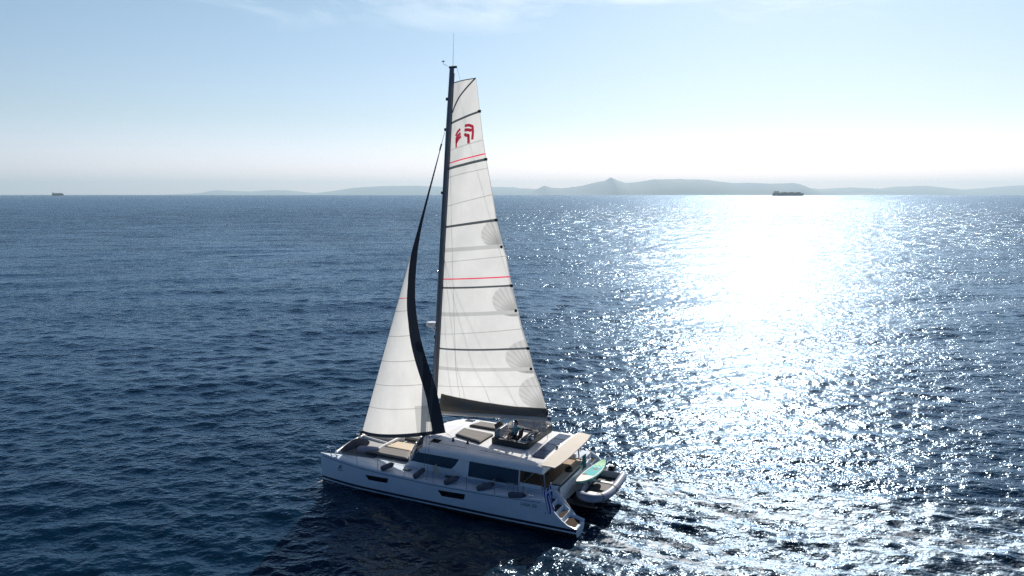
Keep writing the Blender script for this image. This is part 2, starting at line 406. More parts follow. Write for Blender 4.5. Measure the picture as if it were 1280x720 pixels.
M['black'] = mat('black_plastic', (0.012, 0.012, 0.013), 0.45)
M['rope'] = mat('white_rope', (0.60, 0.56, 0.48), 0.9)
M['wire'] = mat('rigging_wire', (0.11, 0.12, 0.13), 0.4, metal=0.7)
M['tramp'] = mat('trampoline_mesh', (0.22, 0.23, 0.235), 0.9, vary=0.15, vscale=4)
M['fender'] = mat('grey_fender_cover', (0.075, 0.09, 0.125), 0.85, vary=0.15, vscale=6, bump=0.2, bscale=25)
M['fend_end'] = mat('navy_fender_end', (0.012, 0.016, 0.04), 0.5)
M['tubegrey'] = mat('grey_inflatable_tube', (0.19, 0.23, 0.32), 0.5, vary=0.06, vscale=3)
M['dgrey'] = mat('dark_grey_floor', (0.06, 0.062, 0.065), 0.7)
M['wood'] = mat('cabin_wood', (0.10, 0.055, 0.03), 0.5, vary=0.2, vscale=4)
M['red'] = mat('red_sail_thread', (0.55, 0.03, 0.05), 0.8)
M['teal'] = mat('turquoise_deck_pad', (0.01, 0.42, 0.46), 0.7, vary=0.25, vscale=5)
M['tealdk'] = mat('deep_teal_cloth', (0.012, 0.13, 0.16), 0.8, vary=0.2)
M['green'] = mat('light_green_board', (0.32, 0.68, 0.38), 0.5, vary=0.05)
M['boardw'] = mat('white_board', (0.72, 0.72, 0.68), 0.4)
M['brail'] = mat('green_board_rail', (0.06, 0.33, 0.27), 0.5)
M['fblue'] = mat('flag_blue', (0.02, 0.05, 0.36), 0.8)
M['fwhite'] = mat('flag_white', (0.70, 0.70, 0.74), 0.8)
M['skin'] = mat('skin', (0.42, 0.24, 0.17), 0.55)
M['hair'] = mat('dark_hair', (0.02, 0.015, 0.012), 0.7)
M['letter'] = mat('blue_grey_lettering', (0.10, 0.14, 0.20), 0.5)
M['solar'] = mat('solar_cells', (0.012, 0.022, 0.055), 0.15, spec=0.6)

def cloth_mat(name, col, trans, rough=0.8, alpha=1.0, vary=0.03):
    m = bpy.data.materials.new(name); m.use_nodes = True; t = m.node_tree; t.nodes.clear()
    n = t.nodes.new; l = t.links.new
    o = n('ShaderNodeOutputMaterial'); d = n('ShaderNodeBsdfDiffuse'); tr = n('ShaderNodeBsdfTranslucent'); mx_ = n('ShaderNodeMixShader')
    c = n('ShaderNodeTexCoord'); nz_ = n('ShaderNodeTexNoise'); nz_.inputs['Scale'].default_value = 0.9; nz_.inputs['Detail'].default_value = 7; nz_.inputs['Roughness'].default_value = 0.6
    l(c.outputs['Object'], nz_.inputs['Vector'])
    r = n('ShaderNodeMapRange'); r.inputs['From Min'].default_value = 0.3; r.inputs['From Max'].default_value = 0.7; r.inputs['To Min'].default_value = 1-vary; r.inputs['To Max'].default_value = 1+vary
    l(nz_.outputs['Fac'], r.inputs['Value'])
    x = n('ShaderNodeVectorMath'); x.operation = 'SCALE'; x.inputs[0].default_value = col; l(r.outputs[0], x.inputs['Scale'])
    l(x.outputs[0], d.inputs['Color']); l(x.outputs[0], tr.inputs['Color']); mx_.inputs[0].default_value = trans
    b = n('ShaderNodeBump'); b.inputs['Strength'].default_value = 0.5; b.inputs['Distance'].default_value = 0.06
    n2 = n('ShaderNodeTexNoise'); n2.inputs['Scale'].default_value = 1.0; n2.inputs['Detail'].default_value = 4; mpp = n('ShaderNodeMapping'); mpp.inputs['Rotation'].default_value = (0, R(25), 0); mpp.inputs['Scale'].default_value = (2.6, 1, 0.7); l(c.outputs['Object'], mpp.inputs[0]); l(mpp.outputs[0], n2.inputs['Vector']); l(n2.outputs['Fac'], b.inputs['Height'])
    l(b.outputs[0], d.inputs['Normal']); l(b.outputs[0], tr.inputs['Normal'])
    l(d.outputs[0], mx_.inputs[1]); l(tr.outputs[0], mx_.inputs[2])
    last = mx_.outputs[0]
    if alpha < 1:
        tp = n('ShaderNodeBsdfTransparent'); m2 = n('ShaderNodeMixShader'); m2.inputs[0].default_value = alpha
        l(tp.outputs[0], m2.inputs[1]); l(last, m2.inputs[2]); last = m2.outputs[0]
    l(last, o.inputs['Surface']); return m
M['sail'] = cloth_mat('white_sailcloth', (0.655, 0.665, 0.655), 0.62, vary=0.06)
M['seam'] = cloth_mat('sail_seam', (0.45, 0.45, 0.44), 0.5)
M['patch'] = cloth_mat('sail_corner_patch', (0.47, 0.48, 0.48), 0.55)
M['reefband'] = cloth_mat('sail_reef_band', (0.50, 0.51, 0.50), 0.55)
M['batten'] = cloth_mat('batten_pocket', (0.12, 0.14, 0.15), 0.35)
M['uv'] = cloth_mat('navy_uv_strip', (0.034, 0.043, 0.058), 0.12)
M['bag'] = cloth_mat('grey_sail_bag', (0.17, 0.16, 0.14), 0.1)
M['redcloth'] = cloth_mat('red_sail_print', (0.80, 0.07, 0.13), 0.55)
M['vinyl'] = cloth_mat('grey_clear_vinyl', (0.10, 0.13, 0.18), 0.5, alpha=0.72)

# ================================================================ the catamaran
boat = thing('catamaran', 'white sailing catamaran under full sail heading left on the open blue sea', 'catamaran', (8, 0, 0))
def B(name, mb, m, parent=None, **k): return build(name, mb, m, parent or boat, **k)

SHEER = [(0, 1.70), (1.5, 1.62), (4, 1.50), (8, 1.42), (11, 1.46), (13, 1.54), (14.6, 1.60), (15.0, 1.40), (15.4, 0.98), (15.8, 0.62), (16.1, 0.47), (16.45, 0.42)]
def hull_center(x): return interp(x, [(0, 3.52), (1.5, 3.40), (4, 3.24), (17, 3.22)])
def halfbeam(x):
    return 0.76*(1-(max(0, 1-x/5.2))**2.1)*interp(x, [(0, 1), (12, 1), (16.45, 0.84)])+0.03
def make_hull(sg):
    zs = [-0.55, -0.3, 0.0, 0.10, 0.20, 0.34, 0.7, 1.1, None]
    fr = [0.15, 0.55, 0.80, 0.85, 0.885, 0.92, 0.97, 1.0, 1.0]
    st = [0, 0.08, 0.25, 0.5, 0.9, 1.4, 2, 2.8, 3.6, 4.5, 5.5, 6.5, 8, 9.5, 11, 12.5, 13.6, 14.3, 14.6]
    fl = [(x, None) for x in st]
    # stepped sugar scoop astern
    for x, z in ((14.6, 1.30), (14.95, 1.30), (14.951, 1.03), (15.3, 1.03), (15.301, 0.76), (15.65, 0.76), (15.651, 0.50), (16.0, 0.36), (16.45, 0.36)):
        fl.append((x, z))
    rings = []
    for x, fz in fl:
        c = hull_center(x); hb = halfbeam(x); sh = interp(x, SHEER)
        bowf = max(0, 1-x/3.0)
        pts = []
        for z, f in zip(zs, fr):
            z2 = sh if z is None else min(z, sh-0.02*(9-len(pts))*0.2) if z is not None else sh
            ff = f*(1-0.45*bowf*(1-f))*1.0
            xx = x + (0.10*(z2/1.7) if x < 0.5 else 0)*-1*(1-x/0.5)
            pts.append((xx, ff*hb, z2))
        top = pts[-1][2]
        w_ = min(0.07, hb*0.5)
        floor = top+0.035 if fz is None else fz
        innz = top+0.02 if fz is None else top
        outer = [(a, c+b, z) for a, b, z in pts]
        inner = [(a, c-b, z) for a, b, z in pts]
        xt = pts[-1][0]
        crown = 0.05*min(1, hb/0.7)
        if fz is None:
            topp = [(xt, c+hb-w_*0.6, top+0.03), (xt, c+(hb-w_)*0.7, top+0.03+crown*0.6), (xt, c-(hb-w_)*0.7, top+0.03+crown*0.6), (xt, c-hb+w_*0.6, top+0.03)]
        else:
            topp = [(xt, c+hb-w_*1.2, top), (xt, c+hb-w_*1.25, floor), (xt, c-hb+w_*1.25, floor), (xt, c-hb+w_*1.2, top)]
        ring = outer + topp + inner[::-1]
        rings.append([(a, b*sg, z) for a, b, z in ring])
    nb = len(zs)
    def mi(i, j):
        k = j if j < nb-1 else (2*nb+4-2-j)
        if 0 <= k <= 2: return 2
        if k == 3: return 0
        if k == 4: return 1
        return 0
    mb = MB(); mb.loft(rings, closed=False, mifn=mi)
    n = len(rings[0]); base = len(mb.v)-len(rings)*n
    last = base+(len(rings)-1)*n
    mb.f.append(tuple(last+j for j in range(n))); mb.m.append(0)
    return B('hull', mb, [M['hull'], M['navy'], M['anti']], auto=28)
hulls = {}
for sg in (-1, 1):
    h = hulls[sg] = make_hull(sg)
    # toe rail: thin dark line along the sheer
    mb = MB()
    mb.tube([(x, sg*(hull_center(x)+halfbeam(x)+0.012), interp(x, SHEER)-0.10) for x in np.linspace(0.15, 14.5, 40)], 0.018, 6)
    B('rub_rail', mb, M['letter'], h)
    def port(xa, xb, za, zb):
        y = lambda x, z: sg*(hull_center(x)+halfbeam(x)*interp(z, [(0.7, 0.97), (1.1, 1.0)])+0.012)
        q = [(xa, za), (xb, za+0.06), (xb-0.10, zb+0.04), (xa+0.22, zb-0.01)]
        mid = []
        for i in range(4):
            a, b = q[i], q[(i+1) % 4]
            for t in (0, 0.25, 0.5, 0.75): mid.append((lerp(a[0], b[0], t), lerp(a[1], b[1], t)))
        cx_ = sum(p[0] for p in mid)/16; cz_ = sum(p[1] for p in mid)/16
        fm = MB(); ring0 = [(x, y(x, z)-sg*0.01, z) for x, z in mid]
        ring1 = [(x, y(x, z)+sg*0.012, z) for x, z in mid]
        ring2 = [(lerp(x, cx_, 0.06), y(x, z)+sg*0.012, lerp(z, cz_, 0.12)) for x, z in mid]
        ring3 = [(lerp(x, cx_, 0.07), y(x, z)+sg*0.002, lerp(z, cz_, 0.14)) for x, z in mid]
        fm.loft([ring0+[ring0[0]], ring1+[ring1[0]], ring2+[ring2[0]], ring3+[ring3[0]]])
        k = len(fm.v); fm.add([(x, y_+sg*0.003, z) for x, y_, z in ring3], [tuple(range(16))], 1)
        B('hull_window', fm, [M['black'], M['smoke']], h)
    port(3.54, 5.16, 1.12, 0.86); port(8.44, 10.15, 1.10, 0.80)
    # transom treads and platform edge
    for x0, x1, z in ((14.66, 14.93, 1.30), (15.0, 15.28, 1.03), (15.35, 15.63, 0.76), (15.72, 16.3, None)):
        mb = MB(); c = hull_center(x0)
        z0, z1 = (z, z) if z is not None else (0.475, 0.363)
        ya, yb = sg*(c-0.42), sg*(c+0.42)
        mb.hexa([(x0, ya, z0+0.002), (x1, ya, z1+0.002), (x1, yb, z1+0.002), (x0, yb, z0+0.002)], [(x0, ya, z0+0.02), (x1, ya, z1+0.02), (x1, yb, z1+0.02), (x0, yb, z0+0.02)])
        B('step_tread', mb, M['teakdk'], h)
    # bow navigation sprite: mooring cleats
    for x in (1.15, 7.6, 13.9):
        mb = MB(); c = hull_center(x)+halfbeam(x)-0.2; z = interp(x, SHEER)+0.05
        mb.tube([(x-0.14, sg*c, z+0.07), (x+0.14, sg*c, z+0.07)], 0.018, 8); mb.box(x-0.05, x+0.05, sg*c-0.02, sg*c+0.02, z-0.02, z+0.07)
        B('cleat', mb, M['steel'], h)

# bow emblem and lettering on the port hull
def text_obj(name, s, size, loc, rot, m, parent, ext=0.004):
    cu = bpy.data.curves.new(name, 'FONT'); cu.body = s; cu.size = size; cu.extrude = ext; cu.align_x = 'CENTER'; cu.align_y = 'CENTER'
    tmp = bpy.data.objects.new(name, cu); C.objects.link(tmp)
    dg = bpy.context.evaluated_depsgraph_get(); me = bpy.data.meshes.new_from_object(tmp.evaluated_get(dg))
    bpy.data.objects.remove(tmp, do_unlink=True)
    me.materials.clear(); me.materials.append(m); me.name = name
    b = Vector(parent['_b'])
    me.transform(Matrix.Translation(Vector(loc)-b) @ rot)
    o = bpy.data.objects.new(name, me); C.objects.link(o); o.parent = parent; o['_b'] = list(b); return o
ROT_PORT = Matrix(((1, 0, 0, 0), (0, 0, -1, 0), (0, 1, 0, 0), (0, 0, 0, 1)))     # text reads from the port side
hp = hulls[-1]
yp = lambda x: -(hull_center(x)+halfbeam(x))
o = text_obj('hull_lettering', 'SABA 50', 0.26, (13.85, yp(13.85)-0.012, 1.24), ROT_PORT, M['letter'], hp)
def emblem(parent, ox, oy, oz, s, m, slope=0.0, name='emblem'):
    mb = MB()
    def strip(pts):
        mb.hexa([(ox+a*s, oy+a*s*slope-0.006, oz+b*s) for a, b in pts], [(ox+a*s, oy+a*s*slope+0.004, oz+b*s) for a, b in pts])
    strip([(-1.0, -0.75), (-0.55, -0.45), (-0.1, 0.15), (0.35, 0.8), (0.05, 0.75), (-0.45, 0.05)])
    strip([(-0.35, -0.3), (0.1, -0.15), (0.75, -0.25), (0.75, -0.1), (0.05, 0.05)])
    strip([(0.15, 0.1), (0.5, 0.45), (1.0, 0.5), (1.0, 0.62), (0.42, 0.62)])
    strip([(-0.9, -0.95), (1.1, -0.72), (1.1, -0.62), (-0.6, -0.8)])
    return B(name, mb, m, parent, smooth=False)
x_ = 1.6; dy = (yp(1.9)-yp(1.3))/0.6
emblem(hp, x_, yp(x_)-0.012, 1.17, 0.22, M['navy'], slope=dy)

# bridge deck between the hulls and the foredeck
mb = MB()
pr = [(3.0, 1.18, 1.46), (3.4, 0.95, 1.50), (6, 0.8, 1.50), (14.3, 0.8, 1.50), (14.8, 0.95, 1.50)]
mb.loft([[(x, -2.55, zt+0.02), (x, -1.2, zt+0.05), (x, 1.2, zt+0.05), (x, 2.55, zt+0.02), (x, 2.5, zb), (x, -2.5, zb)] for x, zb, zt in pr], closed=True, caps=(True, True))
B('bridge_deck', mb, M['deck'])
# longeron from nacelle to the forestay, forward crossbeam
mb = MB(); mb.tube([(0.62, -2.95, 1.66), (0.45, -1.5, 1.72), (0.35, 0, 1.74), (0.45, 1.5, 1.72), (0.62, 2.95, 1.66)], 0.09, 12); B('crossbeam', mb, M['gel'])
mb = MB(); mb.tube([(-0.15, 0, 1.76), (0.5, 0, 1.72), (3.1, 0, 1.42)], [0.05, 0.07, 0.09], 12); B('longeron', mb, M['gel'])
for sg in (-1, 1):
    mb = MB()
    mb.add([(0.62, sg*0.12, 1.63), (0.85, sg*2.75, 1.58), (3.0, sg*2.5, 1.49), (3.0, sg*0.12, 1.49), (1.8, sg*0.12, 1.52), (1.8, sg*2.6, 1.50)], [(0, 1, 5, 4), (4, 5, 2, 3)])
    B('trampoline', mb, M['tramp'], solid=0.02)
# bow pulpits
for sg in (-1, 1):
    mb = MB(); c = sg*hull_center(0.4)
    mb.tube([(0.9, c-0.22, 1.66), (0.75, c-0.25, 2.15), (0.1, c-0.1, 2.22), (-0.02, c, 2.22), (0.1, c+0.1, 2.22), (0.75, c+0.25, 2.15), (0.9, c+0.22, 1.66)], 0.026, 8)
    mb.tube([(0.12, c, 1.72), (0.05, c, 2.22)], 0.016, 8)
    mb.box(0.38, 0.62, c-0.17, c+0.17, 2.14, 2.17)
    B('bow_pulpit', mb, M['steel'])

# ---------------------------------------------------------------- deckhouse
def roof_front(y): return 5.35+1.25*(abs(y)/2.9)**2.4
# cabin shell: port and starboard walls and the raked front
for sg in (-1, 1):
    mb = MB()
    # wall below and above the windows, from the front corner to the cockpit
    y0, y1, y2 = sg*2.72, sg*2.66, sg*2.60
    def quad(x0a, x1a, za, ya, x0b, x1b, zb, yb, th=0.05):
        mb.hexa([(x0a, ya, za), (x1a, ya, za), (x1a, ya-sg*th, za), (x0a, ya-sg*th, za)], [(x0b, yb, zb), (x1b, yb, zb), (x1b, yb-sg*th, zb), (x0b, yb-sg*th, zb)])
    quad(5.35, 12.75, 1.48, y0+sg*0.02, 5.65, 12.75, 1.80, y0)
    quad(5.65, 12.75, 1.80, y0, 6.35, 12.75, 2.62, y2)
    B('cabin_wall', mb, M['gel'])
    def window(pts, nm='cabin_window', m=M['glassblue'], off=0.012):
        g = MB(); f = lambda z: lerp(2.72, 2.60, (z-1.8)/0.82)+off
        lo = [(x, sg*(f(z)-0.02), z) for x, z in pts]; hi_ = [(x, sg*f(z), z) for x, z in pts]
        g.hexa(lo, hi_); B(nm, g, m, bevel=0.01)
    window([(5.78, 1.90), (8.52, 1.84), (8.78, 2.10), (9.04, 2.54), (6.32, 2.54), (6.1, 2.3)])
    window([(9.62, 1.62), (12.70, 1.62), (12.70, 2.56), (9.66, 2.56)])
# raked wrap-around windscreen
def ring_at(z, inset):
    g = []
    for k in range(17):
        y = lerp(-2.66, 2.66, k/16)
        g.append((roof_front(y)-0.62*(2.62-z)/1.1+inset-0.1, y*(1-0.0*z), z))
    return g
mb = MB(); mb.loft([ring_at(1.48, 0), ring_at(1.85, 0)]); B('windscreen_base', mb, M['gel'], solid=0.04)
mb = MB(); mb.loft([ring_at(1.85, 0.01), ring_at(2.62, 0.01)]); ws = B('windscreen', mb, M['glassblue'], solid=0.03)
for k in (3, 6, 10, 13):
    mb = MB(); a, b = ring_at(1.85, -0.02)[k], ring_at(2.62, -0.02)[k]; mb.tube([a, b], 0.04, 6); B('mullion', mb, M['gel'], ws)
# roof: one smooth moulded shell
def roof_sec(x, x_in=0.0, sc=1.0, zc=0.0, th=False):
    hw = 2.96*sc
    prof = [(-hw+0.10, 2.56), (-hw, 2.60), (-hw-0.03, 2.70), (-hw+0.03, 2.84), (-hw+0.20, 2.96), (-hw+0.55, 3.04), (-hw+1.1, 3.09), (-1.2, 3.13), (0, 3.16)]
    prof = [(y, z+zc) for y, z in prof]
    full = prof + [(-y, z) for y, z in prof[-2::-1]]
    return [(x, y, z) for y, z in full]
rings = []
for t in np.linspace(0, 1, 9):
    # nose of the roof, drawn in plan as the front curve
    r = []
    for (x, y, z) in roof_sec(0):
        d = (z-2.56)/0.6
        xf = roof_front(min(abs(y), 2.9)) + 0.55*max(0, d)**1.5
        r.append((lerp(xf-0.05, 8.0, t**1.4), y, lerp(min(z, 2.60+0.5*d), z, min(1, t*1.6))))
    rings.append(r)
for x in (9, 10, 11, 12, 13, 13.9): rings.append(roof_sec(x))
rings.append([(14.20, y, z-0.02) for _, y, z in roof_sec(0)])
mb = MB(); n = len(rings[0]); mb.loft(rings)
# underside
bot = [[(r[0][0]+0.02, r[0][1]*0.999, r[0][2]+0.002), (r[-1][0]+0.02, r[-1][1]*0.999, r[-1][2]+0.002)] for r in rings]
o_ = len(mb.v); 
mb.add([bot[0][0]]+[b[0] for b in bot[1:]]+[b[1] for b in bot[::-1]], [tuple(range(2*len(bot)))])
mb.add(rings[-1], [tuple(range(n))]); mb.add(rings[0], [tuple(reversed(range(n)))])
roof = B('roof', mb, M['gel'], auto=45)
# cream awning over the cockpit, bowed after edge
edge = []
for k in range(13):
    y = lerp(-2.85, 2.85, k/12); edge.append((14.86+0.17*(1-(abs(y)/2.85)**3), y, 3.04-0.03*(abs(y)/2.85)))
mb = MB()
top = [(14.12, lerp(-2.93, 2.93, k/12), 3.145-0.1*(abs(k-6)/6)**3) for k in range(13)]
mb.loft([[(x, y, z) for x, y, z in top], [(lerp(a[0], b[0], .5), lerp(a[1], b[1], .5), lerp(a[2], b[2], .5)+0.015) for a, b in zip(top, edge)], edge], mi=0)
B('cockpit_awning', mb, M['cream'], roof, solid=0.05, smooth=False)
# solar panels, raised in a shallow row on the after roof
for k in range(4):
    ya = -2.02+k*1.03; yb = ya+0.96
    mb = MB()
    def zr(y): return 3.165-0.055*(abs(y)/2.2)**2
    mb.hexa([(13.18, ya, zr(ya)-0.02), (13.92, ya, zr(ya)-0.03), (13.92, yb, zr(yb)-0.03), (13.18, yb, zr(yb)-0.02)], [(13.18, ya, zr(ya)+0.025), (13.92, ya, zr(ya)+0.015), (13.92, yb, zr(yb)+0.015), (13.18, yb, zr(yb)+0.025)])
    B('solar_panel', mb, M['solar'], roof, bevel=0.006)
# roof hatches, winches, deck organisers and grab rails
for x, y in ((7.15, -2.05), (7.15, 2.05), (9.9, -2.35)):
    z = 3.075
    if x > 9: continue
    mb = MB(); mb.box(x-0.28, x+0.28, y-0.22, y+0.22, z-0.03, z+0.035); B('roof_hatch', mb, M['smoke'], roof, bevel=0.02)
for x, y in ((8.1, -1.72), (9.05, -1.72), (14.0, -0.35), (10.0, 2.3)):
    mb = MB(); mb.lathe((x, y, 3.09), [(0.09, 0), (0.09, 0.03), (0.055, 0.08), (0.05, 0.13), (0.08, 0.17), (0.075, 0.2), (0.02, 0.21)], 14); B('winch', mb, M['black'], roof)
for x0, x1, y in ((7.2, 9.4, -2.45), (10.2, 12.4, -2.45)):
    mb = MB(); mb.tube([(x0, y, 3.03), (x0+0.06, y, 3.12), (x1-0.06, y, 3.12), (x1, y, 3.03)], 0.016, 6); B('grab_rail', mb, M['steel'], roof)
mb = MB(); mb.lathe((12.95, -2.1, 3.1), [(0.07, 0), (0.10, 0.03), (0.10, 0.13), (0.05, 0.2)], 12); B('vent_cowl', mb, M['gel'], roof)

# flush hatches on the port side deck, chainplates, genoa track
for x, y in ((8.55, -3.02), (11.0, -3.1), (5.9, -3.2)):
    for sg in (1, -1):
        z = interp(x, SHEER)+0.085
        mb = MB(); mb.box(x-0.24, x+0.24, sg*y-0.13, sg*y+0.13, z-0.03, z+0.02); B('deck_hatch', mb, M['smoke'], bevel=0.015)
mb = MB(); mb.tube([(8.9, -2.0, 3.11), (8.9, 0, 3.2), (8.9, 2.0, 3.11)], 0.02, 6) if False else mb.tube([(7.0, -2.55, 3.0), (7.0, -1.2, 3.13), (7.0, 1.2, 3.13), (7.0, 2.55, 3.0)], 0.022, 6); B('jib_track', mb, M['black'])

# ---------------------------------------------------------------- cockpit under the roof
mb = MB(); mb.box(12.75, 14.85, -2.4, 2.4, 1.53, 1.56); B('cockpit_floor', mb, M['teak'])
mb = MB(); mb.box(12.60, 12.68, -2.62, -1.9, 1.55, 2.62); mb.box(12.60, 12.68, 1.9, 2.62, 1.55, 2.62); mb.box(12.60, 12.68, -1.9, 1.9, 2.45, 2.62); B('cabin_bulkhead', mb, M['wood'])
mb = MB(); mb.box(12.62, 12.65, -1.9, 0.1, 1.56, 2.45); B('sliding_door', mb, M['glassblue'])
mb = MB(); mb.box(12.61, 12.66, 0.1, 1.9, 1.56, 2.45); B('galley_window', mb, M['wood'])
for y in (-2.62, 2.62):
    mb = MB(); mb.hexa([(14.20, y-0.04, 1.5), (14.28, y-0.04, 1.5), (14.28, y+0.04, 1.5), (14.20, y+0.04, 1.5)], [(14.05, y-0.04, 2.98), (14.13, y-0.04, 2.98), (14.13, y+0.04, 2.98), (14.05, y+0.04, 2.98)])
    B('roof_pillar', mb, M['alu'], bevel=0.02)
# cockpit coaming, side gates, bench and aft bulkhead
for sg in (-1, 1):
    mb = MB(); mb.box(12.75, 14.05, sg*2.66-0.05, sg*2.66+0.05, 1.5, 1.80); B('cockpit_coaming', mb, M['gel'], bevel=0.02)
mb = MB(); mb.hexa([(14.86, -2.40, 0.65), (14.98, -2.40, 0.65), (14.98, 2.4, 0.65), (14.86, 2.4, 0.65)], [(14.98, -2.40, 1.80), (15.08, -2.4, 1.80), (15.08, 2.4, 1.80), (14.98, 2.4, 1.80)])
B('aft_bulkhead', mb, M['gel'], bevel=0.03)
# the raised wing of the port and starboard quarter
for sg in (-1, 1):
    mb = MB(); mb.hexa([(13.9, sg*2.50, 1.5), (15.95, sg*2.46, 0.45), (15.95, sg*2.40, 0.45), (13.9, sg*2.42, 1.5)], [(13.9, sg*2.50, 1.66), (14.85, sg*2.5, 1.66), (14.85, sg*2.42, 1.66), (13.9, sg*2.42, 1.66)])
    B('quarter_wing', mb, M['gel'], bevel=0.02)
mb = MB(); mb.box(14.42, 14.86, -2.35, 1.7, 1.56, 1.82); bb = B('aft_bench', mb, M['gel'], bevel=0.03)
# davits and lowering platform
mb = MB(); mb.box(15.0, 16.3, -1.2, 1.95, 0.40, 0.48); B('tender_platform', mb, M['dgrey'], bevel=0.03)
for y in (-1.3, 1.5):
    mb = MB(); mb.box(14.82, 15.3, y-0.08, y+0.08, 0.5, 0.75); mb.box(15.2, 16.7, y-0.05, y+0.05, 0.50, 0.585); B('tender_chock', mb, M['dgrey'])
for sg in (-1, 1):     # aft rails
    mb = MB(); mb.tube([(15.03, sg*2.3, 1.79), (15.05, sg*2.3, 2.4), (15.05, sg*0.6, 2.4), (15.03, sg*0.6, 1.79)], 0.02, 8); mb.tube([(15.03, sg*1.45, 1.79), (15.05, sg*1.45, 2.4)], 0.016, 6); 
    if sg > 0: B('aft_rail', mb, M['steel'])

# ---------------------------------------------------------------- flybridge helm
FZ = 3.15
pod = [(10.35, -1.25), (12.45, -1.35), (12.62, -1.1), (12.55, 2.55), (12.3, 2.75), (10.55, 2.65), (10.3, 2.3)]
mb = MB()
inner_ = [(11.45+(x-11.45)*0.9, 0.68+(y-0.68)*0.93) for x, y in pod]
N_ = len(pod)
mb.loft([[(x, y, FZ-0.08) for x, y in pod], [(x, y, FZ+0.34) for x, y in pod], [(x, y, FZ+0.34) for x, y in inner_], [(x, y, FZ-0.06) for x, y in inner_]], closed=True, caps=(False, True))
M['coam'] = mat('dark_green_coaming', (0.012, 0.020, 0.022), 0.5)
B('flybridge_coaming', mb, [M['coam']], bevel=0.015)
mb = MB(); mb.box(10.5, 12.4, 2.0, 2.5, FZ-0.04, FZ+0.30); mb.box(11.95, 12.42, -0.9, 1.98, FZ-0.04, FZ+0.30); B('flybridge_bench', mb, M['gel'], bevel=0.03)
mb = MB(); mb.hexa([(10.42, -1.05, FZ+0.2), (10.85, -1.05, FZ+0.2), (10.85, 0.15, FZ+0.2), (10.42, 0.15, FZ+0.2)], [(10.42, -1.05, FZ+0.72), (10.66, -1.05, FZ+0.78), (10.66, 0.15, FZ+0.78), (10.42, 0.15, FZ+0.72)])
hc = B('helm_console', mb, M['alu'], bevel=0.03)
mb = MB(); mb.add([(10.44, -0.9, FZ+0.79), (10.62, -0.9, FZ+0.79), (10.40, -0.9, FZ+1.05)], []) if False else None
mb = MB(); mb.hexa([(10.45, -0.95, FZ+0.76), (10.49, -0.95, FZ+0.76), (10.49, 0.05, FZ+0.76), (10.45, 0.05, FZ+0.76)], [(10.36, -0.95, FZ+1.02), (10.39, -0.95, FZ+1.02), (10.39, 0.05, FZ+1.02), (10.36, 0.05, FZ+1.02)])
B('wind_deflector', mb, M['smoke'], hc)
mb = MB()
cxw, cyw, czw = 10.98, -0.55, FZ+0.62
mb.tube([(cxw+0.10*math.sin(a), cyw+0.36*math.cos(a), czw+0.34*math.sin(a)) for a in np.linspace(0, 2*PI, 24, endpoint=False)], 0.018, 8, closed=True)
for a in (0.5, 2.6, 4.7): mb.tube([(cxw, cyw, czw), (cxw+0.10*math.sin(a), cyw+0.36*math.cos(a), czw+0.34*math.sin(a))], 0.012, 6)
mb.tube([(10.75, cyw, czw-0.02), (cxw, cyw, czw)], 0.04, 8)
B('steering_wheel', mb, M['steel'])
for x, y in ((10.95, 0.45), (10.75, 0.75), (12.52, -0.5), (12.50, 1.2)):
    z = FZ+0.34 if x > 12 else FZ+0.0
    mb = MB()
    if x < 12: mb.box(x-0.14, x+0.14, y-0.12, y+0.12, FZ-0.05, FZ+0.55); z = FZ+0.55
    mb.lathe((x, y, z), [(0.10, 0), (0.10, 0.04), (0.065, 0.10), (0.06, 0.16), (0.09, 0.2), (0.085, 0.23), (0.02, 0.25)], 14); B('sheet_winch', mb, M['steel'])
# guard rail round the after end of the pod
mb = MB(); mb.tube([(12.5, -1.25, FZ+0.34), (12.55, -1.2, FZ+0.72), (12.5, 2.5, FZ+0.72), (12.45, 2.6, FZ+0.34)], 0.018, 8)
for y in (-0.3, 0.65, 1.6): mb.tube([(12.55, y, FZ+0.34), (12.54, y, FZ+0.72)], 0.014, 6)
B('flybridge_rail', mb, M['steel'])
# folded bimini frame with its vinyl side curtain
mb = MB()
mb.add([(10.95, 0.75, 4.88), (12.9, 0.6, 4.80), (12.95, 0.55, 3.62), (12.1, 0.75, 3.60), (11.05, 0.8, 3.75)], [(0, 1, 2, 3, 4)])
B('bimini_curtain', mb, M['vinyl'], solid=0.006)
for x, z0 in ((10.95, 3.4), (12.1, 3.4), (12.92, 3.1)):
    mb = MB(); mb.tube([(x+0.05, 0.72, z0), (x, 0.70, 4.9)], 0.018, 8); B('bimini_pole', mb, M['steel'])

# ---------------------------------------------------------------- mast, boom and rigging
def mast_x(z): return lerp(5.83, 7.44, (z-3.1)/(24.37-3.1))
mb = MB()
rings = []
for z in np.linspace(3.05, 24.3, 24):
    x = mast_x(z)-0.14; ring = []
    sx_, sy_ = (0.19, 0.115) if z < 21 else (lerp(0.19, 0.15, (z-21)/3.4), lerp(0.115, 0.10, (z-21)/3.4))
    for k in range(16):
        a = 2*PI*k/16; ring.append((x+sx_*math.cos(a)*(1 if math.cos(a) < 0 else 0.85), sy_*math.sin(a), z))
    rings.append(ring)
mb.loft(rings, closed=True, caps=(True, True)); mast = B('mast', mb, M['mast'])
mb = MB(); mb.tube([(mast_x(z)+0.025, 0, z) for z in (3.9, 24.0)], 0.022, 6); B('sail_track', mb, M['black'], mast)
mb = MB(); mb.box(7.12, 7.58, -0.07, 0.07, 24.28, 24.39); B('mast_head', mb, M['black'], mast)
mb = MB(); mb.tube([(7.35, 0, 24.4), (7.42, 0, 26.2)], [0.014, 0.006], 6); B('antenna', mb, M['wire'], mast)
